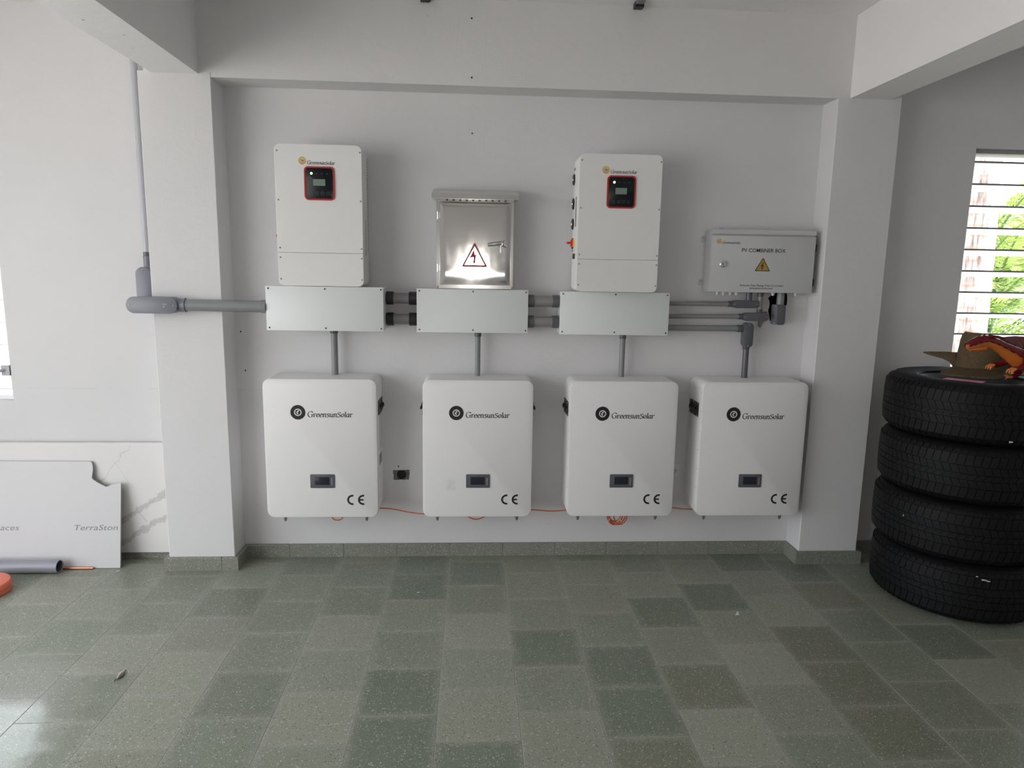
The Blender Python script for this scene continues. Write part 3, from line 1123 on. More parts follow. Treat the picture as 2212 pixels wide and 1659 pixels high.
def make_battery(label, x0):
    r = thing('wall_battery', label, 'battery', (x0, 0, 0.3065), group='white wall batteries')
    rbox(0, BW, -0.1915, -0.002, 0, BH, 0.040, 0.004).build('body', 'white_paint', r)
    rbox(0, BW, -BD, -0.1925, 0, BH, 0.040, 0.006, back=False).build('front_cover', 'white_cover', r)
    y = -BD
    emblem(r, 0.1760, 0.570, 0.0385, y - 0.0003, 'black_print', 'black_print', 'sun_white')
    brand_word(0.2235, 0.4560, 0.5455, y - 0.0004).build('lettering', 'black_print', r, smooth=0)
    # CE mark
    def arc(mb, cx, cz, ra, rb, a0, a1, n=18):
        for i in range(n):
            p, q = a0 + (a1 - a0) * i / n, a0 + (a1 - a0) * (i + 1) / n
            mb.add([(cx + s * math.cos(u), y - 0.0004, cz + s * math.sin(u)) for s, u in ((ra, p), (rb, p), (rb, q), (ra, q))], [(0, 1, 2, 3)])
    R_, th = 0.0283, 0.0102
    for cx in (0.4455, 0.5020):
        mb = MB()
        arc(mb, cx, 0.0975, R_ - th, R_, math.radians(78), math.radians(282))
        if cx < 0.46:
            mb.build('mark_letter', 'black_print', r, smooth=0)
    mb.add([(0.4810, y - 0.0004, 0.0932), (0.5030, y - 0.0004, 0.0932), (0.5030, y - 0.0004, 0.1018), (0.4810, y - 0.0004, 0.1018)], [(0, 1, 2, 3)])
    mb.build('mark_letter', 'black_print', r, smooth=0)
    # display
    d = rbox(0, 0.1260, -0.0045, 0.0, 0, 0.0740, 0.005, 0.0012, back=False).build('display_panel', 'screen_frame', r, (0.2285, y, 0.1640))
    rbox(0.0245, 0.1000, -0.0052, -0.0044, 0.0175, 0.0605, 0.0015, 0.0002, 2).build('screen', 'screen_dark', d)
    for i in range(4):
        MB().disc_y(0.1120, 0.0185 + i * 0.0105, 0.0032, -0.0051, -0.0044, 10).build('display_button', 'silver_mark', d)
    # recessed carrying handle on either side
    for s, xs_ in ((-1, 0.0), (1, BW)):
        mb = MB()
        o0 = rrect(-0.172, -0.028, 0.545, 0.622, 0.005, 2)
        o1 = rrect(-0.155, -0.050, 0.556, 0.612, 0.004, 2)
        n = len(o0)
        xo = xs_ + s * 0.0045
        xi = xs_ - s * 0.002
        v = [(xo, a, b) for a, b in o0] + [(xo, a, b) for a, b in o1] + [(xi, a, b) for a, b in o0] + [(xi + s * .0035, a, b) for a, b in o1]
        f = []
        for j in range(n):
            k = (j + 1) % n
            f += [(j, k, n + k, n + j), (j, 2 * n + j, 2 * n + k, k), (n + j, n + k, 3 * n + k, 3 * n + j)]
        f.append(tuple(3 * n + j for j in range(n)))
        if s > 0:
            f = [q[::-1] for q in f]
        mb.add(v, f)
        mb.tube([(xs_ + s * 0.010, -0.150, 0.592), (xs_ + s * 0.014, -0.140, 0.578), (xs_ + s * 0.014, -0.062, 0.578), (xs_ + s * 0.010, -0.052, 0.592)], 0.0055, 8)
        h = mb.build('carrying_handle', 'black_plastic', r)
        for a in (-0.165, -0.100, -0.035):
            for b in (0.551, 0.617):
                MB().tube([(xo, a, b), (xo + s * 0.003, a, b)], [0.0042, 0.003], 8).build('handle_screw', 'screw_metal', h)
    # screws along the cover's edge
    for i in range(7):
        for s, xs_ in ((-1, 0.0), (1, BW)):
            MB().tube([(xs_ - s * .001, -0.204, 0.055 + 0.105 * i), (xs_ + s * 0.0012, -0.204, 0.055 + 0.105 * i)], [0.0032, 0.0026], 8).build('cover_screw', 'screw_metal', r)
    # rating plates on the side
    MB().box(BW, BW + 0.0006, -0.135, -0.020, 0.34, 0.535).build('rating_plate', 'light_grey_paint', r)
    MB().box(BW, BW + 0.0007, -0.150, -0.050, 0.265, 0.325).build('warning_plate', 'side_label_grey', r)
    # studs under the case
    for xx in (0.073, 0.507):
        mb = MB()
        mb.tube([(xx, -0.150, 0.004), (xx, -0.150, -0.012)], 0.011, 6).tube([(xx, -0.150, -0.010), (xx, -0.150, -0.030), (xx, -0.150, -0.044)], [0.009, 0.009, 0.005], 8)
        mb.build('mounting_stud', 'screw_metal', r)
    return r


BX = (-0.954, -0.138, 0.6345, 1.3435)
b1 = make_battery('white wall battery nearest the pillar that the thick grey conduit crosses', BX[0])
for x, lb in ((BX[1], 'white wall battery with a faint grey smudge, below the stainless steel cabinet'),
              (BX[2], 'white wall battery with a coil of orange cable hanging under it'),
              (BX[3], 'white wall battery below the combiner box, nearest the stack of tyres')):
    c = copy_tree(b1)
    c.location.x = x
    c['label'] = lb
    if x == BX[1]:
        for ch in c.children:
            if ch.name.startswith('front_cover'):
                ch.data = ch.data.copy()
                ch.data.materials[0] = M['white_cover_smudged']

# ------------------------------------------------------------------ inverters
IW, IH, ID = 0.422, 0.684, 0.220


def make_inverter(label, x0, z0):
    r = thing('solar_inverter', label, 'inverter', (x0, 0, z0), group='white solar inverters')
    rbox(0.001, IW - .001, -0.212, -0.035, 0.001, IH - 0.001, 0.026, 0.003).build('body', 'white_paint', r)
    mb = rbox(0.010, IW - 0.010, -0.036, -0.002, 0.150, IH - 0.030, 0.012, 0.003)
    mb.build('heat_sink', 'white_paint', r)
    # two front covers meeting at a seam
    sp = 0.1640
    k = 6
    up_o = [(IW, sp + .0007)] + [p for p in rrect(0, IW, 0, IH, 0.028, k)[k + 1:3 * (k + 1)]] + [(0, sp + .0007)]
    lo = rrect(0, IW, 0, IH, 0.028, k)
    lo_o = lo[3 * (k + 1):] + lo[:k + 1]
    lo_o = lo_o + [(IW, sp - .0007), (0, sp - .0007)]

    def cover(outline, name):
        cx = sum(p[0] for p in outline) / len(outline)
        cz = sum(p[1] for p in outline) / len(outline)
        sh = [(a + (0.0022 if a < cx else -0.0022), b + (0.0008 if b < cz else -0.0008)) for a, b in outline]
        return MB().layers_y([(sh, -ID), (outline, -ID + 0.0022), (outline, -0.2115)]).build(name, 'white_cover', r)
    cv = cover(up_o, 'upper_cover')
    cover(lo_o, 'lower_cover')
    for zz in (0.650, 0.418, 0.187, 0.140, 0.034):
        for xx in (0.0125, IW - 0.0095):
            MB().dome_y(xx, zz, 0.0042, -ID, 0.003).build('cover_screw', 'screw_metal', r)
    y = -ID
    emblem(r, 0.1340, 0.606, 0.0185, y - 0.0003, 'sun_print', 'ink_green', 'sun_white')
    brand_word(0.1570, 0.2930, 0.5895, y - 0.0004).build('lettering', 'black_print', r, smooth=0)
    # control panel
    p = MB()
    o0, o1 = rrect(0, 0.1460, 0, 0.1600, 0.0200, 6), rrect(0.0075, 0.1385, 0.0075, 0.1525, 0.0135, 6)
    L = []
    p.ring_y(o0, o1, -0.006, 0.0)
    pn = p.build('control_panel', 'red_plastic', r, (0.1420, y, 0.4190))
    rbox(0.007, 0.139, -0.0045, 0.0, 0.007, 0.153, 0.0135, 0.0005).build('panel_face', 'panel_black', pn)
    MB().prism_y(rrect(0.0430, 0.1010, 0.0690, 0.1000, 0.001, 1), -0.0050, -0.0045).build('display_screen', 'lcd_green', pn)
    rbox(0.0300, 0.0410, -0.0056, -0.0044, 0.1215, 0.1325, 0.0052, 0.0005, 4).build('status_light', 'led_green', pn)
    for i in range(3):
        MB().box(0.0555 + 0.0255 * i, 0.0655 + 0.0255 * i, -0.0049, -0.0045, 0.1255, 0.1280).build('status_mark', 'button_mark', pn)
    ci = lambda c, rr: [(c + rr * math.cos(2 * PI * j / 20), 0.0330 + rr * math.sin(2 * PI * j / 20)) for j in range(20)]
    for i in range(4):
        cx = 0.0350 + 0.0255 * i
        MB().ring_y(ci(cx, 0.0078), ci(cx, 0.0062), -0.0049, -0.0045).disc_y(cx, 0.033, 0.0016, -0.0049, -0.0045, 8).build('touch_button', 'button_mark', pn)
    # slanted vent slots on one side
    mb = MB()
    for i in range(38):
        zz = 0.178 + i * 0.0124
        x = IW - 0.0012
        mb.add([(x, -0.052, zz), (x, -0.052, zz + 0.0055), (x, -0.039, zz + 0.0105), (x, -0.039, zz + 0.005),
                (x + .0006, -0.052, zz), (x + .0006, -0.052, zz + 0.0055), (x + .0006, -0.039, zz + 0.0105), (x + .0006, -0.039, zz + 0.005)],
               [(4, 7, 6, 5), (0, 1, 2, 3), (0, 4, 5, 1), (1, 5, 6, 2), (2, 6, 7, 3), (3, 7, 4, 0)])
    mb.build('vent_slots', 'dark_slot', r, smooth=0)
    MB().box(IW - 0.0012, IW + 0.0000, -0.140, -0.105, 0.155, 0.335).build('rating_plate', 'light_grey_paint', r)
    # three fans, the isolator switch and a breaker on the other side
    for zz in (0.575, 0.452, 0.348):
        fm = MB()
        fm.tube([(0.003, -0.048, zz), (-0.004, -0.048, zz), (-0.007, -0.048, zz)], [0.029, 0.029, 0.024], 20)
        fn = fm.build('side_fan', 'black_plastic', r)
        MB().tube([(-0.007, -0.048, zz), (-0.010, -0.048, zz)], [0.009, 0.007], 12).build('fan_hub', 'chrome', fn)
    sw = MB().tube([(0.002, -0.060, 0.247), (-0.005, -0.060, 0.247)], [0.029, 0.028], 20).build('isolator_switch', 'black_plastic', r)
    MB().box(-0.0070, 0.0015, -0.116, -0.085, 0.228, 0.268).build('switch_plate', 'yellow_plate', sw)
    MB().box(-0.0160, -0.0050, -0.112, -0.078, 0.230, 0.266).box(-0.036, -0.014, -0.104, -0.088, 0.243, 0.254).build('switch_knob', 'red_switch', sw)
    MB().box(-0.006, 0.002, -0.145, -0.100, 0.166, 0.193).build('breaker', 'black_plastic', r)
    MB().box(-0.0003, 0.002, -0.155, -0.125, 0.33, 0.48).build('side_notice', 'side_label_grey', r)
    for zz in (0.203, 0.62):
        MB().box(-0.002, 0.002, -0.06, -0.045, zz, zz + 0.01).box(-0.002, 0.002, -0.085, -0.072, zz + .001, zz + 0.011).build('side_clip', 'screw_metal', r)
    MB().box(0.392, 0.412, -0.05, -0.035, IH - .012, IH + 0.004).build('hanging_lug', 'white_paint', r)
    return r


inv1 = make_inverter('white solar inverter above the wiring box that the thick conduit enters', -0.850, 1.5235)
inv2 = copy_tree(inv1)
inv2.location = (0.6465, 0, 1.5165)
inv2['label'] = 'white solar inverter with a red switch on its side, beside the combiner box'


# ------------------------------------------------------------------ wiring boxes
def wiring_box(label, x0, w, z0, h, d):
    r = thing('wiring_box', label, 'wiring box', (x0, 0, z0), group='white wiring boxes')
    MB().box(0.003, w - 0.003, -d + 0.003, -0.002, 0.003, h - 0.003).build('body', 'box_white', r, smooth=0)
    rbox(0, w, -d, -d + 0.014, 0, h, 0.0015, 0.0008, 1).build('lid', 'box_white', r, smooth=25)
    for xx in (0.014, w * 0.503, w - 0.012):
        for zz in (0.014, h - 0.012):
            s = MB().dome_y(xx, zz, 0.0046, -d, 0.0025).build('lid_screw', 'screw_metal', r)
            MB().disc_y(xx, zz, 0.0030, -d - 0.0030, -d - 0.0020, 8).build('screw_recess', 'dark_slot', s)
    return r


wiring_box('white wiring box under the inverter nearest the pillar with the thick conduit', -0.9165, 0.584, 1.2995, 0.2225, 0.226)
wiring_box('white wiring box under the stainless steel cabinet', -0.1725, 0.583, 1.290, 0.2270, 0.130)
wiring_box('white wiring box with three grey pipes leaving towards the combiner box', 0.579, 0.583, 1.2875, 0.2255, 0.137)

# ------------------------------------------------------------------ stainless cabinet
r = thing('steel_cabinet', 'stainless steel cabinet with a rain hood and lever handle', 'cabinet', (-0.0700, 0, 1.5200))
cw, ch, cd = 0.397, 0.452, 0.130
mb = MB()
mb.box(0, cw, -cd + .012, -0.002, 0, ch)
mb.build('body', 'stainless', r, smooth=0)
o0, o1 = rect(0, cw, 0, ch)[::-1], rect(0.0185, cw - 0.0135, 0.0185, ch - 0.004)[::-1]
MB().ring_y(o0, o1, -cd, -cd + 0.013).build('door_frame', 'stainless_bright', r, smooth=0)
# door sheet, slightly bulged and wavy like thin steel
nx, nz = 40, 48
x0, x1, z0, z1 = 0.0205, cw - 0.0155, 0.0205, ch - 0.006
v, f = [], []
rw = random.Random(21)
for j in range(nz + 1):
    for i in range(nx + 1):
        u, w_ = i / nx, j / nz
        e = min(u, 1 - u, w_, 1 - w_)
        edge = min(1.0, e * 18)
        lx, lz = x0 + (x1 - x0) * u, z0 + (z1 - z0) * w_
        dl = lx - 0.187
        band = math.exp(-((lz - 0.060 - 0.06 * dl * math.sin(9 * dl)) / 0.050) ** 2)
        bul = 0.006 * (lz - z0)
        wave = dl * dl / 6.6 * band + 0.0007 * math.sin(26 * dl + 1.0) * band * (1 - band)
        v.append((x0 + (x1 - x0) * u, -cd - 0.004 - edge * (bul + wave), z0 + (z1 - z0) * w_))
for j in range(nz):
    for i in range(nx):
        a = j * (nx + 1) + i
        f.append((a, a + 1, a + nx + 2, a + nx + 1))
mb = MB().add(v, f)
mb.box(x0, x1, -cd - 0.0035, -cd + 0.008, z0, z1)
door = mb.build('door', 'stainless', r, smooth=40)
# hood: fascia, sloped top and returns
hx0, hx1 = -0.0185, cw + 0.0205
hood = MB()
hood.hexa([(hx0, -0.200, 0.4480), (hx1, -0.200, 0.4480), (hx1, -0.002, 0.4560), (hx0, -0.002, 0.4560),
           (hx0, -0.200, 0.4720), (hx1, -0.200, 0.4720), (hx1, -0.020, 0.5120), (hx0, -0.020, 0.5120)])
hd = hood.build('rain_hood', 'stainless_bright', r, smooth=0)
MB().box(0.012, cw - 0.012, -0.150, -0.128, 0.440, 0.4495).build('hood_lip', 'stainless_bright', hd, smooth=0)
for i in range(10):
    MB().box(0.05 + 0.033 * i, 0.062 + 0.033 * i, -0.1505, -0.150, 0.4425, 0.4475).build('hood_slot', 'dark_slot', hd, smooth=0)
for zz in (0.350, 0.086):
    hg = MB().tube([(0.0085, -cd - 0.004, zz), (0.0085, -cd - 0.004, zz + 0.038)], 0.0045, 10).box(0.0085, 0.022, -cd - 0.004, -cd, zz + .004, zz + 0.034)
    hg.build('hinge', 'chrome', r)
# lever handle with lock escutcheon and key
h = MB()
h.tube([(0.3300, -cd - 0.002, 0.232), (0.3300, -cd - 0.022, 0.232)], [0.017, 0.013], 18)
h.tube([(0.3320, -cd - 0.020, 0.233), (0.3150, -cd - 0.026, 0.2325), (0.2900, -cd - 0.026, 0.2290), (0.2640, -cd - 0.024, 0.2255)], [0.012, 0.0105, 0.0095, 0.0080], 12)
h.tube([(0.338, -cd - 0.018, 0.238), (0.347, -cd - 0.020, 0.250)], [0.007, 0.0045], 10)
h.tube([(0.345, -cd - 0.014, 0.226), (0.362, -cd - 0.012, 0.216)], [0.009, 0.006], 10)
hh = h.build('lever_handle', 'chrome', r)
MB().box(0.3285, 0.3325, -cd - 0.026, -cd - 0.014, 0.188, 0.226).build('key', 'chrome', hh, smooth=0)
for xx in (0.006, cw - 0.006):
    MB().dome_y(xx, 0.007, 0.006, -cd, 0.004).build('corner_stud', 'brass', r)


def tri(cx, zb, w, h_, r_):
    """rounded triangle outline, counter-clockwise from -y"""
    P = [Vector((cx - w / 2, zb)), Vector((cx + w / 2, zb)), Vector((cx, zb + h_))]
    o = []
    for i in range(3):
        a, b, c = P[i - 1], P[i], P[(i + 1) % 3]
        d0, d1 = (a - b).normalized(), (c - b).normalized()
        for k in range(5):
            s = k / 4
            q = b + d0 * r_ * (1 - s) ** 2 + d1 * r_ * s ** 2
            o.append((q.x, q.y))
    return o


# worn red warning triangle printed on the door
yd = -cd - 0.0078
cx = 0.1975
MB().ring_y(tri(cx, 0.1075, 0.146, 0.134, 0.016), tri(cx, 0.1100, 0.139, 0.1285, 0.0145), yd - 0.0004, yd).build('warning_sign', 'sign_red', r, smooth=0)
MB().ring_y(tri(cx, 0.1120, 0.134, 0.1235, 0.010), tri(cx, 0.1215, 0.106, 0.098, 0.004), yd - 0.0004, yd).build('warning_sign', 'sign_red', r, smooth=0)
MB().prism_y([(cx - .004, .198), (cx - .026, .157), (cx - .004, .163), (cx - .008, .128), (cx + .003, .133), (cx + .006, .168), (cx + .016, .176), (cx + .001, .173)][::-1], yd - 0.0004, yd).build('warning_bolt', 'sign_red', r, smooth=0)
mb = MB()
st = [[(.30, 1.0), (.18, .62)], [(.35, .85), (.62, .85)], [(.30, .55), (.62, .55)], [(.55, .55), (.50, 0), (.42, .05)],
      [(.95, .85), (.95, .15)], [(1.15, .75), (1.15, .2)], [(1.15, .75), (1.55, .75), (1.55, .2)], [(1.2, .45), (1.5, .45)], [(1.3, .1), (1.6, .1)],
      [(3.75, .9), (3.75, .1)], [(3.75, .9), (3.95, .85), (3.8, .5)], [(4.05, .55), (4.35, 1.0), (4.7, .5)], [(4.2, .45), (4.5, .45)], [(4.15, .25), (4.3, .05)], [(4.55, .3), (4.4, 0)]]
pen_mesh(mb, st, 0.1335, 0.066, 0.0290, 0.0270, yd - 0.0003, 0.07, 0.4, 0.035, 0.0, False)
mb.build('worn_lettering', 'black_print', r, smooth=0)

# ------------------------------------------------------------------ PV combiner box
r = thing('combiner_box', 'grey steel PV combiner box with a yellow warning triangle', 'electrical box', (1.3790, 0, 1.5225))
w, h_, d = 0.5610, 0.3270, 0.122
MB().box(0, w, -d + 0.014, -0.012, 0.0, h_).build('body', 'light_grey_paint', r, smooth=0)
MB().box(0, w, -d, -d + 0.0145, 0.3045, h_).build('drip_edge', 'light_grey_paint', r, smooth=0)
door = rbox(0.0, w, -d, -d + 0.0135, 0.0, 0.2965, 0.003, 0.0015, 2).build('door', 'light_grey_paint', r, smooth=30)
emblem(r, 0.0360, 0.2660, 0.0142, -d - 0.0002, 'sun_print', 'ink_green', 'sun_white')
brand_word(0.0545, 0.1520, 0.2535, -d - 0.0003).build('lettering', 'black_print', r, smooth=0)
obj('lettering', sans('PV COMBINER BOX', 0.162, 0.3990, 0.2120, -d - 0.0003, bold=0.010, height=0.0200), 'black_print', r)
obj('lettering', sans('Greensun Solar Energy Tech Co.,Limited', 0.162, 0.4000, 0.0330, -d - 0.0003, bold=0.008, height=0.0105), 'black_print', r)
obj('lettering', sans('www.greensunpv.com', 0.2155, 0.3430, 0.0190, -d - 0.0003, bold=0.008, height=0.0100), 'black_print', r)
cx = 0.2800
sg = MB().prism_y(tri(cx, 0.1130, 0.0850, 0.0720, 0.006), -d - 0.0004, -d).build('warning_sign', 'black_print', r, smooth=0)
MB().prism_y(tri(cx, 0.1170, 0.0720, 0.0610, 0.003), -d - 0.0007, -d - 0.0004).build('sign_field', 'sign_amber', sg, smooth=0)
MB().prism_y([(cx + .001, .157), (cx - .012, .136), (cx - .001, .139), (cx - .004, .131), (cx - .008, .132), (cx - .003, .122), (cx + .004, .131), (cx + .001, .131), (cx + .006, .147), (cx - .003, .143), (cx + .006, .157)][::-1], -d - 0.0010, -d - 0.0007).build('sign_bolt', 'black_print', sg, smooth=0)
lk = MB().tube([(0.0605, -d, 0.1465), (0.0605, -d - 0.010, 0.1465), (0.0605, -d - 0.013, 0.1465)], [0.0175, 0.0165, 0.0125], 24).build('door_lock', 'chrome', r)
MB().box(0.0590, 0.0620, -d - 0.0135, -d - 0.0128, 0.139, 0.154).build('keyhole', 'dark_slot', lk, smooth=0)
for zz in (0.262, 0.030):
    lg = MB().prism_y(rrect(-0.024, 0.002, zz, zz + 0.036, 0.012, 4), -0.006, -0.002).build('mounting_lug', 'light_grey_paint', r)
    MB().dome_y(-0.013, zz + 0.024, 0.0042, -0.006, 0.004).build('lug_screw', 'screw_metal', lg)
MB().prism_y(rrect(0.074, 0.100, h_ - 0.004, h_ + 0.016, 0.008, 4), -0.006, -0.002).build('mounting_lug', 'light_grey_paint', r)
for zz in (0.223, 0.040):
    MB().box(w, w + 0.008, -d + .002, -d + 0.020, zz, zz + 0.034).build('door_hinge', 'dark_slot', r, smooth=0)
for xx in (0.066, 0.100, 0.137, 0.172, 0.375, 0.503):
    MB().tube([(xx, -0.060, 0.001), (xx, -0.060, -0.010), (xx, -0.060, -0.018)], [0.0085, 0.0085, 0.006], 12).build('cable_gland', 'outlet_white', r)


# ------------------------------------------------------------------ conduits
def straight(label, a, b, rad, mat, couplings, group=None, name='conduit', cmat='pvc_dark'):
    """one length of conduit from a to b; couplings: (from, to, radius) along it in metres"""
    a, b = Vector(a), Vector(b)
    r = thing(name, label, 'conduit', a, group=group)
    L = (b - a).length
    d = (b - a).normalized()
    MB().tube([d * 0, d * L], rad, 24).build('pipe', mat, r)
    for c in couplings:
        s0, s1, cr = c[:3]
        cm = c[3] if len(c) > 3 else cmat
        MB().tube([d * s0, d * (s0 + .0015), d * (s1 - .0015), d * s1], [cr * .96, cr, cr, cr * .96], 24).build('coupling', cm, r)
    return r


g = 'short conduits linking the wiring boxes'
xa, xb = -0.3325, -0.1725
for z, rr_, lb in ((1.4640, 0.0285, 'upper'), (1.3545, 0.0280, 'lower')):
    straight('%s short conduit with black couplings between the first wiring box and the cabinet\'s box' % lb, (xa, -0.088, z), (xb, -0.088, z), rr_, 'pvc_pale',
             [(0.001, 0.037, 0.0345, 'rubber_black'), (0.118, 0.159, 0.0345, 'rubber_black')], g)
xa, xb = 0.4105, 0.5790
for z, lb in ((1.4590, 'upper'), (1.3490, 'lower')):
    straight('%s short conduit with grey couplings leaving the wiring box under the steel cabinet' % lb, (xa, -0.085, z), (xb, -0.085, z), 0.0290, 'pvc_pale',
             [(0.001, 0.034, 0.0335), (0.131, 0.167, 0.0335)], g, cmat='pvc_dark')
g = 'upright conduits down to the batteries'
for x, zt, rr_, lb in ((-0.614, 1.2995, 0.0175, 'upright grey conduit above the battery nearest the thick conduit'),
                       (0.1485, 1.290, 0.0145, 'upright grey conduit above the battery under the steel cabinet'),
                       (0.9365, 1.2875, 0.0150, 'upright grey conduit above the battery with the orange coil')):
    straight(lb, (x, -0.062, zt), (x, -0.062, 1.0515), rr_, 'pvc_grey', [(0.0005, 0.026, rr_ + 0.0035)], g)


def fitting(name, label, loc, length, width, depth, horizontal, hubs, face_mat='pvc_blue_grey', group=None, side_cover=0):
    """conduit body: rounded case, screwed cover, hubs as (start, end, radius) tubes in local coordinates"""
    r = thing(name, label, 'conduit body', loc, group=group)
    a, b = (length / 2, width / 2) if horizontal else (width / 2, length / 2)
    rbox(-a, a, -depth + .006, 0, -b, b, width / 2 * 0.98, 0.004, 8).build('case', face_mat, r)
    c = rbox(-a - .001, a + .001, -depth, -depth + 0.0055, -b - .001, b + .001, width / 2 * 0.99, 0.0012, 8).build('cover', face_mat, r)
    e = length / 2 - width * 0.20
    for s in (-1, 1):
        p = (s * e, 0) if horizontal else (0, s * e)
        MB().dome_y(p[0], p[1], 0.0038, -depth, 0.0025, 10).build('cover_screw', 'screw_metal', c)
    for st, en, rr in hubs:
        MB().tube([st, Vector(st).lerp(Vector(en), .9), en], [rr, rr, rr * 1.06], 20).build('hub', face_mat, r)
    return r


# the thick conduit that comes around the pillar
straight('thick grey conduit crossing the pillar into the first wiring box', (-1.318, -0.2020, 1.4190), (-0.9165, -0.2020, 1.4165), 0.0300, 'pvc_grey',
         [(0.374, 0.4005, 0.0335, 'pvc_grey')])
f1 = fitting('conduit_elbow', 'large grey conduit elbow marked 2 on the corner of the pillar', (-1.4660, -0.174, 1.4185), 0.2440, 0.0800, 0.072, True,
             [((0.085, -0.030, 0.0), (0.150, -0.028, 0.0005), 0.0335), ((-0.086, -0.02, 0), (-0.086, 0.08, 0), 0.030)])
obj('lettering', sans('2"', 0.054, 0.072, -0.010, -0.0724, bold=0.0, height=0.019), 'silver_mark', f1)
f2 = fitting('conduit_elbow', 'upright grey conduit elbow on the wall behind the large one', (-1.5770, -0.002, 1.5050), 0.1960, 0.0760, 0.066, False,
             [((0.012, -0.032, 0.085), (0.012, -0.032, 0.155), 0.0200)])
straight('thin upright conduit rising beside the pillar to the ceiling', (-1.5650, -0.034, 1.6600), (-1.5680, -0.034, 2.8700), 0.0165, 'pvc_white', [(0.0, 0.020, 0.0185)])

# the three pipes on the way to the combiner box
bx3 = 1.1620
g = 'grey pipes towards the combiner box'
straight('topmost thin grey pipe between wiring box and combiner box', (bx3, -0.050, 1.4550), (1.5330, -0.050, 1.4565), 0.0125, 'pvc_pale', [(0.349, 0.369, 0.0155)], g)
straight('middle thin grey pipe between wiring box and combiner box', (bx3, -0.050, 1.3850), (1.5970, -0.050, 1.3890), 0.0125, 'pvc_pale', [(0.412, 0.434, 0.0155)], g)
straight('lowest and thickest dark grey pipe leaving the third wiring box', (bx3, -0.050, 1.3220), (1.6060, -0.050, 1.3230), 0.0165, 'pvc_grey', [(0.408, 0.443, 0.0190)], g)
g = 'small conduit elbows under the combiner box'
fitting('conduit_elbow', 'small horizontal conduit elbow at the end of the topmost pipe', (1.6020, -0.030, 1.4570), 0.1420, 0.0400, 0.046, True,
        [((0.022, -0.024, 0.012), (0.022, -0.024, 0.0650), 0.0165)], 'pvc_dark', g)
fitting('conduit_elbow', 'small horizontal conduit elbow beside the torn strip', (1.6640, -0.030, 1.3885), 0.1400, 0.0420, 0.046, True,
        [((0.024, -0.024, 0.012), (0.024, -0.024, 0.042), 0.0160)], 'pvc_dark', g)
straight('short riser pipe from the middle elbow up to the combiner box', (1.6880, -0.054, 1.4290), (1.6880, -0.054, 1.5220), 0.0135, 'pvc_pale', [(0.070, 0.0925, 0.0165)])
fitting('conduit_elbow', 'upright conduit elbow where the lowest pipe turns down', (1.6260, -0.030, 1.2895), 0.1340, 0.0480, 0.058, False,
        [((0.0, -0.026, -0.060), (0.0, -0.030, -0.080), 0.0190)], 'pvc_dark', g)
straight('upright conduit above the battery under the combiner box', (1.6265, -0.0600, 1.2110), (1.6275, -0.0600, 1.0515), 0.0165, 'pvc_dark', [], 'upright conduits down to the batteries')
# elbow standing in front of the rough hole, its cover turned sideways
r = thing('conduit_elbow', 'upright conduit elbow in front of the rough hole in the wall', 'conduit body', (1.8000, -0.016, 1.3470), group=g)
rbox(-0.020, 0.026, -0.064, 0.0, 0, 0.110, 0.013, 0.005, 5).build('case', 'pvc_dark', r)
mb = MB()
ol = rrect(-0.064, 0.0, 0.0, 0.110, 0.013, 5)
n = len(ol)
mb.loft([[(-0.0205, a, b) for a, b in ol], [(-0.0285, a, b) for a, b in ol]])
cv = mb.build('cover', 'pvc_blue_grey', r)
for zz in (0.008, 0.102):
    MB().tube([(-0.0285, -0.050, zz), (-0.031, -0.050, zz)], [0.004, 0.003], 10).build('cover_screw', 'chrome', cv)
MB().tube([(0.003, -0.034, 0.100), (0.003, -0.034, 0.1745)], [0.0200, 0.0200], 20).build('hub', 'pvc_grey', r)

# torn strip hanging by the elbow
sp = wobbly([(1.7560, 1.4150), (1.7230, 1.4130), (1.7060, 1.3600), (1.7100, 1.3430), (1.7060, 1.3330), (1.7190, 1.3260), (1.7370, 1.3560)], 0.0018, 3, 31)
cx_, cz_ = 1.728, 1.326
o = MB().prism_y([(a - cx_, b - cz_) for a, b in sp][::-1], -0.010, -0.0015).build('torn_strip', 'plaster_raw', None, (cx_, 0, cz_), smooth=0)
tag(o, 'torn brownish strip stuck to the wall beside the middle elbow', 'scrap')

# ------------------------------------------------------------------ sockets
r = thing('switch_box', 'open wall box with crumbled plaster and a round black blank', 'wall box', (-0.273, 0, 0.446))
loc = [(a + 0.273, b - 0.446) for a, b in SOCK]
mb = MB()
reveal(mb, loc, 0.0, 0.012)
mb.add([(a, 0.012, b) for a, b in loc], [tuple(range(len(loc)))])
mb.build('box_cavity', 'plaster_raw', r, smooth=0)
MB().tube([(0, 0.0118, 0.0285), (0, 0.003, 0.0285), (0, 0.001, 0.0285)], [0.0255, 0.0255, 0.022], 22).build('round_blank', 'dark_slot', r)
ck = random.Random(4)
mb = MB()
for i in range(16):
    x_ = ck.choice([ck.uniform(-0.045, -0.028), ck.uniform(0.028, 0.044)])
    z_ = ck.uniform(0.002, 0.052)
    s_ = ck.uniform(0.002, 0.005)
    mb.hexa([(x_ + a * s_ * ck.uniform(.7, 1.3), 0.010 + b * 0.012, z_ + c * s_ * ck.uniform(.7, 1.3)) for c in (-1, 1) for a, b in ((-1, 0), (1, 0), (1, 1), (-1, 1))])
mb.build('plaster_crumbs', 'plaster_raw', r, smooth=0)['kind'] = 'stuff'

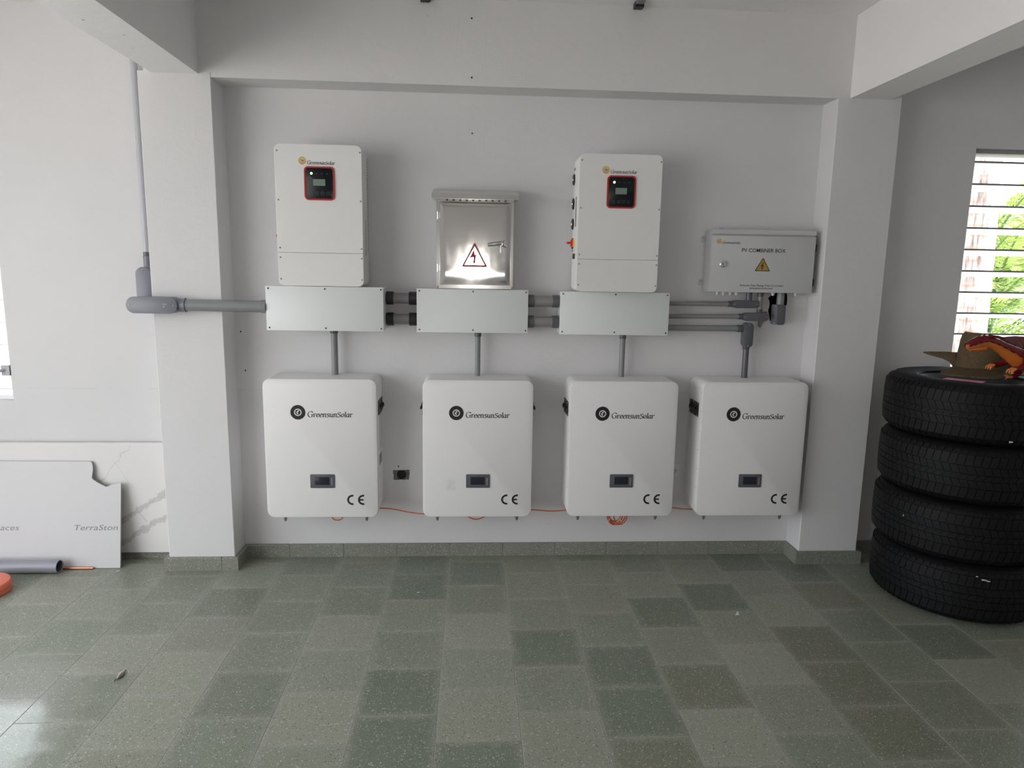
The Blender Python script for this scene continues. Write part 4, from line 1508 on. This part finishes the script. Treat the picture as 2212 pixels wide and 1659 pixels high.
r = thing('wall_outlet', 'white wall outlet half hidden by the battery with the orange coil', 'outlet', (1.2780, 0, 0.4655))
rbox(-0.036, 0.036, -0.007, 0.0, 0.0, 0.0760, 0.004, 0.002, 3).build('plate', 'outlet_white', r)
MB().ring_y([(0.0165 * math.cos(a * PI / 14), 0.038 + 0.0165 * math.sin(a * PI / 14)) for a in range(28)], [(0.0145 * math.cos(a * PI / 14), 0.038 + 0.0145 * math.sin(a * PI / 14)) for a in range(28)], -0.0078, -0.0065).build('socket_ring', 'crank_grey', r)
MB().box(0.002, 0.010, -0.0080, -0.0065, 0.034, 0.0385).box(-0.010, -0.004, -0.0080, -0.0065, 0.034, 0.0385).build('socket_slot', 'dark_slot', r, smooth=0)


# ------------------------------------------------------------------ orange cables
def cable(label, pts, rad=0.0034):
    o = Vector(pts[0])
    c = MB().tube([Vector(p) - o for p in cat_rom(pts, 8)], rad, 8).build('orange_cable', 'orange_cable', None, o)
    return tag(c, label, 'cable', 'orange cables under the batteries')


cable('orange cable running from the first battery to the one under the steel cabinet',
      [(-0.600, -0.12, 0.300), (-0.52, -0.10, 0.315), (-0.366, -0.10, 0.3145), (-0.306, -0.10, 0.3090), (-0.232, -0.10, 0.2930), (-0.150, -0.10, 0.2820), (-0.05, -0.11, 0.284), (0.06, -0.12, 0.300)])
cable('orange cable from the battery under the cabinet to the coil', [(0.26, -0.12, 0.302), (0.35, -0.10, 0.302), (0.450, -0.10, 0.3035), (0.564, -0.10, 0.2955), (0.647, -0.10, 0.2990), (0.75, -0.12, 0.304)])
cable('orange cable entering the battery nearest the tyres', [(1.10, -0.12, 0.304), (1.2456, -0.10, 0.3115), (1.31, -0.10, 0.305), (1.366, -0.10, 0.3030), (1.45, -0.12, 0.304)])
cable('small orange cable loop under the battery nearest the thick conduit', [(-0.650, -0.12, 0.304), (-0.634, -0.12, 0.2640), (-0.610, -0.12, 0.2545), (-0.585, -0.12, 0.2640), (-0.568, -0.12, 0.304)])
cable('small orange cable loop under the battery with the smudge', [(0.080, -0.12, 0.304), (0.106, -0.12, 0.2700), (0.146, -0.12, 0.2560), (0.189, -0.12, 0.2700), (0.214, -0.12, 0.304)])
r = thing('cable_coil', 'coil of orange cable hanging under the third battery', 'cable coil', (0.930, -0.12, 0.304))
for i, (dx, wd, dp) in enumerate(((-0.010, 0.046, 0.080), (-0.004, 0.040, 0.072), (0.003, 0.050, 0.083), (0.024, 0.040, 0.083), (-0.006, 0.036, 0.066))):
    pts = [(dx + wd * math.cos(PI + PI * j / 14), 0.004 * (i - 2), -dp * math.sin(PI * j / 14) ** 0.8) for j in range(15)]
    MB().tube(pts, 0.0034, 8).build('cable_turn', 'orange_cable', r)
for dx, dz, an in ((-0.044, -0.050, 0.7), (0.022, -0.050, -0.8)):
    MB().tube([(dx - .006 * math.sin(an), -0.016, dz - .008), (dx + .010 * math.sin(an), -0.016, dz + .010)], 0.0022, 6).build('cable_tie', 'paper_scrap', r)

# ------------------------------------------------------------------ rails on the ceiling
for x, ye, lb in ((0.9130, -0.180, 'grey ceiling rail with a black end cap above the second inverter'), (-0.1205, -0.167, 'grey ceiling rail with a black end cap above the steel cabinet')):
    r = thing('ceiling_rail', lb, 'rail', (x, ye, ZC), group='rails on the ceiling')
    MB().box(-0.019, 0.019, -2.6, -0.02, -0.014, 0).build('rail', 'strap_grey', r, smooth=0)
    MB().box(-0.021, 0.021, -0.045, 0.0, -0.024, 0).box(0.016, 0.026, -0.03, 0.0, -0.020, -0.004).build('end_cap', 'rubber_black', r, smooth=0)

# ------------------------------------------------------------------ stone slabs, pipe and bits on the left
LE = math.atan2(0.022, 0.62)
mb = MB()
mb.box(0, 1.46, -0.018, 0.0, 0, 0.622)
o = mb.build('marble_slab', 'marble', None, (-2.95, -0.0235, 0.0435), (0, 0, 0), smooth=0)
tag(o, 'white marble slab with grey-brown veins leaning on the wall behind', 'stone slab')
o = MB().box(-0.05, 0.05, -0.055, -0.025, 0, 0.0430).build('timber_block', 'wood_block', None, (-2.02, 0, 0), smooth=0)
tag(o, 'small timber block under the veined marble slab', 'block')
o = MB().box(-0.05, 0.05, -0.055, -0.025, 0, 0.0430).build('timber_block', 'wood_block', None, (-2.75, 0, 0), smooth=0)
tag(o, 'small timber block under the far end of the marble slab', 'block')
# front slab: broken corner; leans back against the marble slab
TH = 0.011
lean = math.atan2(0.095, 0.57)
out = [(-1.2, 0.0), (0, 0), (0, 0.4565), (-0.048, 0.4490), (-0.066, 0.4395), (-0.078, 0.4370), (-0.095, 0.4450), (-0.110, 0.4530), (-0.128, 0.4640), (-0.146, 0.4760), (-0.152, 0.4850),
       (-0.150, 0.5050), (-0.147, 0.5250), (-0.1475, 0.5480), (-0.152, 0.5660), (-0.160, 0.5730), (-1.2, 0.5760)]
r = thing('quartz_slab', 'plain white quartz slab with a broken corner and grey printed lettering', 'stone slab', (-1.7660, -0.150, 0.0015), (-lean, 0, 0))
mb = MB()
n = len(out)
mb.add([(a, 0, b) for a, b in out], [tuple(range(n))])
mb.build('face', 'slab_plain', r, smooth=0)
mb = MB()
mb.add([(a, 0, b) for a, b in out] + [(a, TH, b) for a, b in out], [tuple(range(2 * n - 1, n - 1, -1))] + [(j, n + j, n + (j + 1) % n, (j + 1) % n) for j in range(n)])
mb.build('cut_edge', 'slab_edge', r, smooth=0)
obj('lettering', sans('TerraSton', -0.2390, -0.0135, 0.2040, -0.0004, shear=0.22, height=0.0300), 'grey_print', r)
obj('lettering', sans('aces', -0.6220, -0.5250, 0.2060, -0.0004, shear=0.22, height=0.0300), 'grey_print', r)
# grey pipe and copper rod on the floor
r = thing('pvc_pipe', 'loose grey plastic pipe lying on the floor along the quartz slab', 'pipe', (-2.0500, -0.2000, 0.0345))
n = 32
ro, ri = 0.0340, 0.0300
mb = MB()
ra = [[(x, q * math.cos(2 * PI * j / n), q * math.sin(2 * PI * j / n)) for j in range(n)] for x, q in ((-1.1, ro), (0, ro), (0, ri), (-1.1, ri))]
mb.loft(ra + [ra[0]], False)
mb.build('pipe_wall', 'pipe_grey', r)
mb = MB().loft([[(x, (ri - .0003) * math.cos(2 * PI * j / n), (ri - .0003) * math.sin(2 * PI * j / n)) for j in range(n)] for x in (-1.1, -0.004)], False)
mb.build('pipe_bore', 'pipe_inside', r)
o = MB().tube([(-0.9, 0, 0), (0, 0, 0)], 0.0058, 14).build('copper_rod', 'copper', None, (-1.9010, -0.1585, 0.0062))
tag(o, 'thin copper rod on the floor behind the grey pipe', 'rod')
# round flat orange container at the edge of the view
r = thing('orange_reel', 'round flat orange plastic container on the floor', 'container', (-2.2950, -0.4300, 0.0))
MB().lathe([(0.118, 0.0), (0.125, 0.004), (0.126, 0.024), (0.122, 0.0265)], 56).build('base_half', 'orange_plastic', r)
MB().lathe([(0.121, 0.0265), (0.126, 0.0285), (0.126, 0.046), (0.121, 0.054), (0.112, 0.057), (0.0, 0.058)], 56).build('top_half', 'orange_plastic', r)

# dry leaf and scraps
r = thing('dry_leaf', 'curled dry leaf lying on the floor tiles', 'leaf', (-1.2700, -1.1600, 0.001), (0, 0, 0.1))
lf = MB()
v, f = [], []
for i in range(9):
    s = i / 8
    wd = 0.011 * math.sin(PI * min(1, s * 0.95 + 0.04)) ** 0.8 + 0.0006
    cxx = 0.012 * (s - .5) + 0.004 * math.sin(s * 6)
    cy = -0.034 + 0.070 * s
    lift = 0.006 + 0.006 * math.sin(s * 5)
    v += [(cxx - wd, cy + .002, 0.0005 + lift * .2), (cxx, cy, lift), (cxx + wd, cy - 0.002, 0.001 + lift * .5)]
for i in range(8):
    a = i * 3
    f += [(a, a + 1, a + 4, a + 3), (a + 1, a + 2, a + 5, a + 4)]
lf.add(v, f)
lo_ = lf.build('blade', 'dry_leaf', r)
so = lo_.modifiers.new('thickness', 'SOLIDIFY')
so.thickness = 0.0008
MB().tube([(-0.006, -0.032, 0.004), (-0.009, -0.046, 0.002)], 0.0014, 6).build('stalk', 'leaf_dark', r)
o = MB().prism_y([(-.010, 0), (.008, .001), (.010, .006), (.002, .004), (.004, .016), (-.002, .014), (-.003, .004)], -0.006, 0.0).build('paper_scrap', 'paper_scrap', None, (1.4003, -0.7388, 0.0006), smooth=0)
tag(o, 'tiny white scrap on the floor before the batteries', 'scrap')
o = MB().prism_y([(-.008, 0), (.008, 0), (.006, .002), (-.006, .003)], -0.006, 0.0).build('paper_scrap', 'paper_scrap', None, (-0.145, -0.47, 0.0006), (0, 0, .5), smooth=0)
tag(o, 'tiny pale chip on the floor below the steel cabinet', 'scrap')
o = MB().prism_y([(-.014, 0), (.010, 0), (.006, .004), (-.006, .003)], -0.008, 0.0).build('stone_chip', 'slab_plain', None, (-1.7560, -0.190, 0.0006), (0, 0, .5), smooth=0)
tag(o, 'small stone chip at the foot of the quartz slab', 'chip')

# ------------------------------------------------------------------ tyres
TW, TR = 0.285, 0.388


def make_tyre(label, loc, rz):
    r = thing('car_tyre', label, 'car tyre', loc, (0, 0, rz), group='stack of four black tyres')
    H = TW
    prof = []
    # outer carcass from bottom bead up over the tread to the top bead
    half = [(0.238, 0.030), (0.246, 0.014), (0.270, 0.004), (0.310, 0.000), (0.345, 0.006), (0.366, 0.022), (0.3775, 0.040), (0.3810, 0.060), (0.3830, 0.090), (0.3835, 0.1425)]
    prof = half + [(a, H - b) for a, b in half[-2::-1]]
    prof += [(0.232, H - 0.045), (0.232, 0.045)]
    MB().lathe(prof, 96, closed=True).build('carcass', 'tyre_rubber', r)
    # tread blocks in five rows with curved cross grooves
    mb = MB()

    def block(a0, a1, a0t, a1t, zb, zt, rb, rt_, drop):
        P = []
        for rad_off, zz, aa0, aa1, rr in ((0, zb, a0, a1, rb), (0, zt, a0t, a1t, rt_)):
            for a, q in ((aa0, rr), (aa1, rr), (aa1, rr - 0.016), (aa0, rr - 0.016)):
                P.append((q * math.cos(a), q * math.sin(a), zz))
        mb.hexa(P)
    N = 74
    st = 2 * PI / N
    rows = [(0.040, 0.089, 0.3845, 0.3880, 0.25, 0.90), (0.092, 0.127, 0.3880, 0.3884, -0.45, 0.93), (0.130, 0.155, 0.3884, 0.3884, 0.5, 0.93),
            (0.158, 0.193, 0.3884, 0.3880, -0.45, 0.93), (0.196, 0.245, 0.3880, 0.3845, 0.25, 0.90)]
    for ri_, (zb, zt, rb, rt_, sk_, fill) in enumerate(rows):
        for i in range(N):
            a = st * (i + 0.33 * ri_)
            block(a, a + st * fill, a + st * sk_, a + st * (sk_ + fill), zb, zt, rb, rt_, 0)
    # shoulder lugs
    for i in range(N):
        a = st * i
        for zb, zt, rb, rt_ in ((0.020, 0.036, 0.3700, 0.3800), (H - 0.036, H - 0.020, 0.3800, 0.3700)):
            block(a + st * .1, a + st * .62, a + st * .1, a + st * .62, zb, zt, rb, rt_, 0)
    mb.build('tread', 'tyre_rubber', r, smooth=0)
    # alloy rim inside
    rim = MB()
    rim.lathe([(0.236, H - 0.026), (0.240, H - 0.030), (0.236, H - 0.040), (0.222, H - 0.052), (0.214, H - 0.090), (0.206, 0.14), (0.210, 0.05), (0.236, 0.030),
               (0.232, 0.040), (0.205, 0.055), (0.200, 0.14), (0.208, H - 0.092), (0.216, H - 0.056), (0.230, H - 0.038)], 64, closed=True)
    rm = rim.build('rim', 'rim_alloy', r, smooth=30)
    rim = MB()
    rim.lathe([(0.0, H - 0.075), (0.050, H - 0.078), (0.062, H - 0.090), (0.062, H - 0.125), (0.0, H - 0.125)], 32)
    for i in range(6):
        a = 2 * PI * i / 6
        ca, sa = math.cos(a), math.sin(a)
        P = []
        for zz in (-0.030, 0.0):
            for rr_, wd in ((0.05, -0.026), (0.05, 0.026), (0.214, 0.036), (0.214, -0.036)):
                q = (rr_, wd)
                zc = H - 0.084 - (0.0 if rr_ < .1 else -0.012) + zz
                P.append((q[0] * ca - q[1] * sa, q[0] * sa + q[1] * ca, zc))
        rim.hexa([P[0], P[3], P[2], P[1], P[4], P[7], P[6], P[5]])
    rim.build('spokes', 'spoke_alloy', rm, smooth=30)
    return r


TC = (2.612, -0.515)
t1 = make_tyre('black car tyre at the bottom of the stack, on the floor', (TC[0] + 0.010, TC[1] - 0.012, 0.001), 0.0)
for i, (dx, dy, lb) in enumerate(((0.000, 0.0, 'black car tyre second from the floor in the stack'), (0.008, 0.010, 'black car tyre third from the floor in the stack'),
                                  (0.006, 0.012, 'black car tyre on top of the stack, under the straw hat'))):
    c = copy_tree(t1)
    c.location = (TC[0] + dx, TC[1] + dy, 0.001 + (i + 1) * (TW + 0.0005))
    c.rotation_euler[2] = 0.7 + i * 1.3
    c['label'] = lb
ZT = 0.001 + 4 * TW + 0.0015

# paint flecks and scuffs on the tyres
def fleck(tyre, ph, z, w_, h_):
    rr_ = 0.3893
    a = w_ / rr_ / 2
    P = []
    for dz in (-h_ / 2, h_ / 2):
        for q, aa in ((rr_ + .0006, ph - a), (rr_ + .0006, ph + a * .8), (rr_ - .004, ph + a), (rr_ - .004, ph - a)):
            P.append((q * math.cos(aa), q * math.sin(aa), z + dz * (1 if aa < ph else .5)))
    MB().hexa(P).build('paint_fleck', 'paper_scrap', tyre, (0, 0, 0), (0, 0, -tyre.rotation_euler[2]), smooth=0)


tyres = [t1] + [o_ for o_ in COL.objects if o_.name.startswith('car_tyre.')]
for ti, ph, z_, w_, h_ in ((0, -1.985, 0.250, 0.010, 0.004), (0, -1.905, 0.238, 0.022, 0.006), (0, -1.86, 0.234, 0.014, 0.005), (1, -2.819, 0.174, 0.006, 0.008), (3, -1.772, 0.036, 0.016, 0.008)):
    fleck(tyres[ti], ph, z_, w_, h_)

# ------------------------------------------------------------------ straw hat
r = thing('straw_hat', 'brown straw cowboy hat lying on the topmost tyre', 'hat', (2.676, -0.470, ZT), (0, 0, 0.0))
n = 56
crown = []
for s, (ra_, zz) in enumerate([(0.118, 0.030), (0.114, 0.050), (0.110, 0.090), (0.106, 0.130), (0.103, 0.160), (0.098, 0.185), (0.086, 0.203), (0.060, 0.205), (0.030, 0.196), (0.008, 0.190)]):
    ring = []
    for j in range(n):
        a = 2 * PI * j / n
        px, py = 1.06 * ra_ * math.cos(a), 0.90 * ra_ * math.sin(a)
        dz = 0
        if s >= 4:
            # pinched crease along the top and a slope down to one end
            k = (s - 3) / 6
            dz = -0.022 * k * math.exp(-(py / 0.03) ** 2) - 0.020 * (px / 0.10 + .3) * min(1, k * 2)
        ring.append((px, py, zz + dz))
    crown.append(ring)
MB().loft(crown, False).build('crown', 'straw', r, smooth=60)
brim_t = []


def lobe(a, c, w_):
    d = math.atan2(math.sin(a - c), math.cos(a - c))
    return math.exp(-(d / w_) ** 2)


for s in range(14):
    q = s / 13
    ring = []
    for j in range(n):
        a = 2 * PI * j / n
        ca, sa = math.cos(a), math.sin(a)
        far_ = lobe(a, math.radians(131), 0.27)                      # end of the brim curled up behind the crown
        lift = min(1, 2.6 * lobe(a, math.radians(126), 0.45))
        notch = lobe(a, math.radians(168), 0.20)
        front = min(1, 1.5 * lobe(a, math.radians(225), 0.75) + 0.8 * lobe(a, math.radians(320), 0.7))
        reach = 0.010 + 0.152 * far_ + 0.135 * front * (1 - 0.8 * notch) * (1 - lift) + 0.05 * lobe(a, math.radians(50), 0.7)
        ra_ = 0.112 + reach * q
        px, py = 1.06 * ra_ * ca, 0.90 * ra_ * sa
        roll = lift * (0.062 - 0.010 * q * q - 0.030 * (1 - far_))
        droop = -0.028 * q * front * (1 - lift)
        ring.append((px, py, 0.034 + roll + droop))
    brim_t.append(ring)
bo = MB().loft(brim_t, False).build('brim', 'straw', r, smooth=60)
so = bo.modifiers.new('thickness', 'SOLIDIFY')
so.thickness = 0.004
MB().loft([[(1.065 * 0.119 * math.cos(2 * PI * j / n), 0.905 * 0.119 * math.sin(2 * PI * j / n), 0.031) for j in range(n)], [(1.065 * 0.1165 * math.cos(2 * PI * j / n), 0.905 * 0.1165 * math.sin(2 * PI * j / n), 0.052) for j in range(n)]], False).build('hat_band', 'straw', r)

# pink paper strip on the tyre, under the brim
o = MB().hexa([(-0.085, -0.020, 0), (0.075, -0.034, 0), (0.080, 0.030, 0), (-0.075, 0.035, 0), (-0.085, -0.020, .0012), (0.075, -0.034, .0012), (0.080, 0.030, .0012), (-0.075, 0.035, .0012)]).build('pink_paper', 'pink_paper', None, (2.430, -0.690, ZT + 0.0005), (0, 0.0, -0.75), smooth=0)
tag(o, 'pink paper strip on the topmost tyre under the hat brim', 'paper')

# ------------------------------------------------------------------ toy dragon
DX = (2.690, -0.745, ZT + 0.005)
r = thing('toy_dragon', 'orange and maroon toy dragon standing on the topmost tyre', 'toy', DX, (0, -0.06, 0))
r.scale = (1.28, 1.28, 1.28)
# body: snout, head, neck, chest, belly, haunch, tail; runs from the picture's inside to its right edge
P = [(-0.232, 0, 0.138), (-0.215, 0, 0.143), (-0.190, 0, 0.150), (-0.165, 0, 0.152), (-0.135, 0, 0.142), (-0.105, 0, 0.126), (-0.070, 0, 0.104), (-0.030, 0, 0.080), (0.020, 0, 0.064), (0.075, 0, 0.058), (0.13, 0, 0.060),
     (0.18, 0.01, 0.070), (0.23, 0.03, 0.085), (0.27, 0.06, 0.10)]
Rd = [0.010, 0.015, 0.019, 0.020, 0.019, 0.020, 0.026, 0.034, 0.040, 0.042, 0.036, 0.024, 0.014, 0.005]
Pc = cat_rom(P, 4)
Rc = [Rd[min(i // 4, 13)] * (1 - (i % 4) / 4) + Rd[min(i // 4 + 1, 13)] * ((i % 4) / 4) for i in range(len(Pc))]
MB().tube(Pc, Rc, 16, squash=(1.0, 0.85)).build('body', 'dragon_orange', r, smooth=60)
# maroon back plate follows the upper side
v, f = [], []
m_ = len(Pc)
k_ = 7
for i in range(m_):
    p = Vector(Pc[i])
    d = (Vector(Pc[min(i + 1, m_ - 1)]) - Vector(Pc[max(i - 1, 0)])).normalized()
    side = Vector((0, 1, 0))
    upv = d.cross(side) * -1
    if upv.z < 0:
        upv = -upv
    for j in range(k_):
        a = math.radians(-82 + 164 * j / (k_ - 1))
        jag = 0.0 if j not in (0, k_ - 1) else (0.12 if i % 3 == 0 else -0.05)
        rr_ = Rc[i] * 1.10 + 0.0015
        v.append(p + (upv * math.cos(a + jag) * rr_ + side * math.sin(a + jag) * rr_ * 0.86))
for i in range(m_ - 1):
    for j in range(k_ - 1):
        a = i * k_ + j
        f.append((a, a + 1, a + k_ + 1, a + k_))
bo = MB().add(v, f).build('back_armour', 'dragon_maroon', r, smooth=50)
so = bo.modifiers.new('thickness', 'SOLIDIFY')
so.thickness = 0.003
for i in range(4, 44, 3):
    p = Vector(Pc[i])
    h0 = Rc[i] * 1.1
    MB().hexa([(p.x - .006, p.y - .003, p.z + h0 - .003), (p.x + .008, p.y - .003, p.z + h0 - .005), (p.x + .008, p.y + .003, p.z + h0 - .005), (p.x - .006, p.y + .003, p.z + h0 - .003),
               (p.x + .006, p.y - .001, p.z + h0 + .010), (p.x + .009, p.y - .001, p.z + h0 + .009), (p.x + .009, p.y + .001, p.z + h0 + .009), (p.x + .006, p.y + .001, p.z + h0 + .010)]).build('back_spine', 'dragon_maroon', r, smooth=0)
# jaw, brow and horns
MB().tube([(-0.222, 0, 0.129), (-0.195, 0, 0.130), (-0.165, 0, 0.134)], [0.007, 0.011, 0.011], 10).build('lower_jaw', 'dragon_orange', r)
for s in (-1, 1):
    MB().tube([(-0.178, s * 0.013, 0.166), (-0.160, s * 0.016, 0.174), (-0.135, s * 0.020, 0.172), (-0.115, s * .024, .168)], [0.005, 0.006, 0.004, 0.001], 8).build('horn', 'dragon_maroon', r)
    MB().dome_y(0, 0, 0.0042, 0, 0.003).build('eye', 'yellow_plate', r, (-0.188, s * 0.0165, 0.157), (0, 0, 0 if s < 0 else PI))
    # arm with claws, reaching forward
    y0 = s * 0.034
    MB().tube([(-0.030, y0, 0.090), (-0.050, y0 * 1.5, 0.068), (-0.078, y0 * 1.6, 0.058), (-0.094, y0 * 1.5, 0.060)], [0.016, 0.013, 0.010, 0.008], 10).build('fore_leg', 'dragon_maroon', r)
    for q in range(3):
        MB().tube([(-0.092, y0 * 1.5 + (q - 1) * .008, 0.060), (-0.106, y0 * 1.5 + (q - 1) * .011, 0.054), (-0.112, y0 * 1.5 + (q - 1) * .012, 0.044)], [0.0048, 0.0042, 0.0012], 7).build('claw', 'claw_orange', r)
    # hind leg: maroon thigh, foot with claws on the tyre
    MB().tube([(0.045, y0 * 1.0, 0.072), (0.022, y0 * 1.7, 0.060), (0.004, y0 * 1.85, 0.040), (0.020, y0 * 1.9, 0.022), (0.006, y0 * 1.9, 0.010), (-0.018, y0 * 1.9, 0.008)], [0.030, 0.030, 0.022, 0.013, 0.011, 0.009], 12).build('hind_leg', 'dragon_maroon', r)
    for q in range(3):
        MB().tube([(-0.014, y0 * 1.9 + (q - 1) * .010, 0.010), (-0.032, y0 * 1.9 + (q - 1) * .013, 0.010), (-0.042, y0 * 1.9 + (q - 1) * .014, 0.003)], [0.0062, 0.0052, 0.0014], 7).build('claw', 'claw_orange', r)
    MB().tube([(-0.005, y0 * 1.1, 0.088), (0.010, y0 * 1.35, 0.086), (0.026, y0 * 1.3, 0.080)], [0.016, 0.024, 0.014], 12).build('shoulder_plate', 'dragon_maroon', r, smooth=60)
    # wing: bones and membrane, swept up and back
    W = [(0.000, s * 0.020, 0.105), (-0.062, s * 0.060, 0.158), (0.010, s * 0.085, 0.156), (0.060, s * 0.095, 0.150), (0.120, s * 0.10, 0.142), (0.150, s * 0.085, 0.122), (0.070, s * 0.03, 0.105)]
    wm = MB()
    wm.add(W, [(0, 1, 2), (0, 2, 3), (0, 3, 6), (3, 4, 6), (4, 5, 6)])
    wo = wm.build('wing', 'dragon_maroon', r, smooth=0)
    so = wo.modifiers.new('thickness', 'SOLIDIFY')
    so.thickness = 0.0025
    for a_, b_ in ((0, 1), (0, 2), (0, 3), (6, 4)):
        MB().tube([W[a_], W[b_]], [0.005, 0.002], 6).build('wing_bone', 'dragon_maroon', wo)
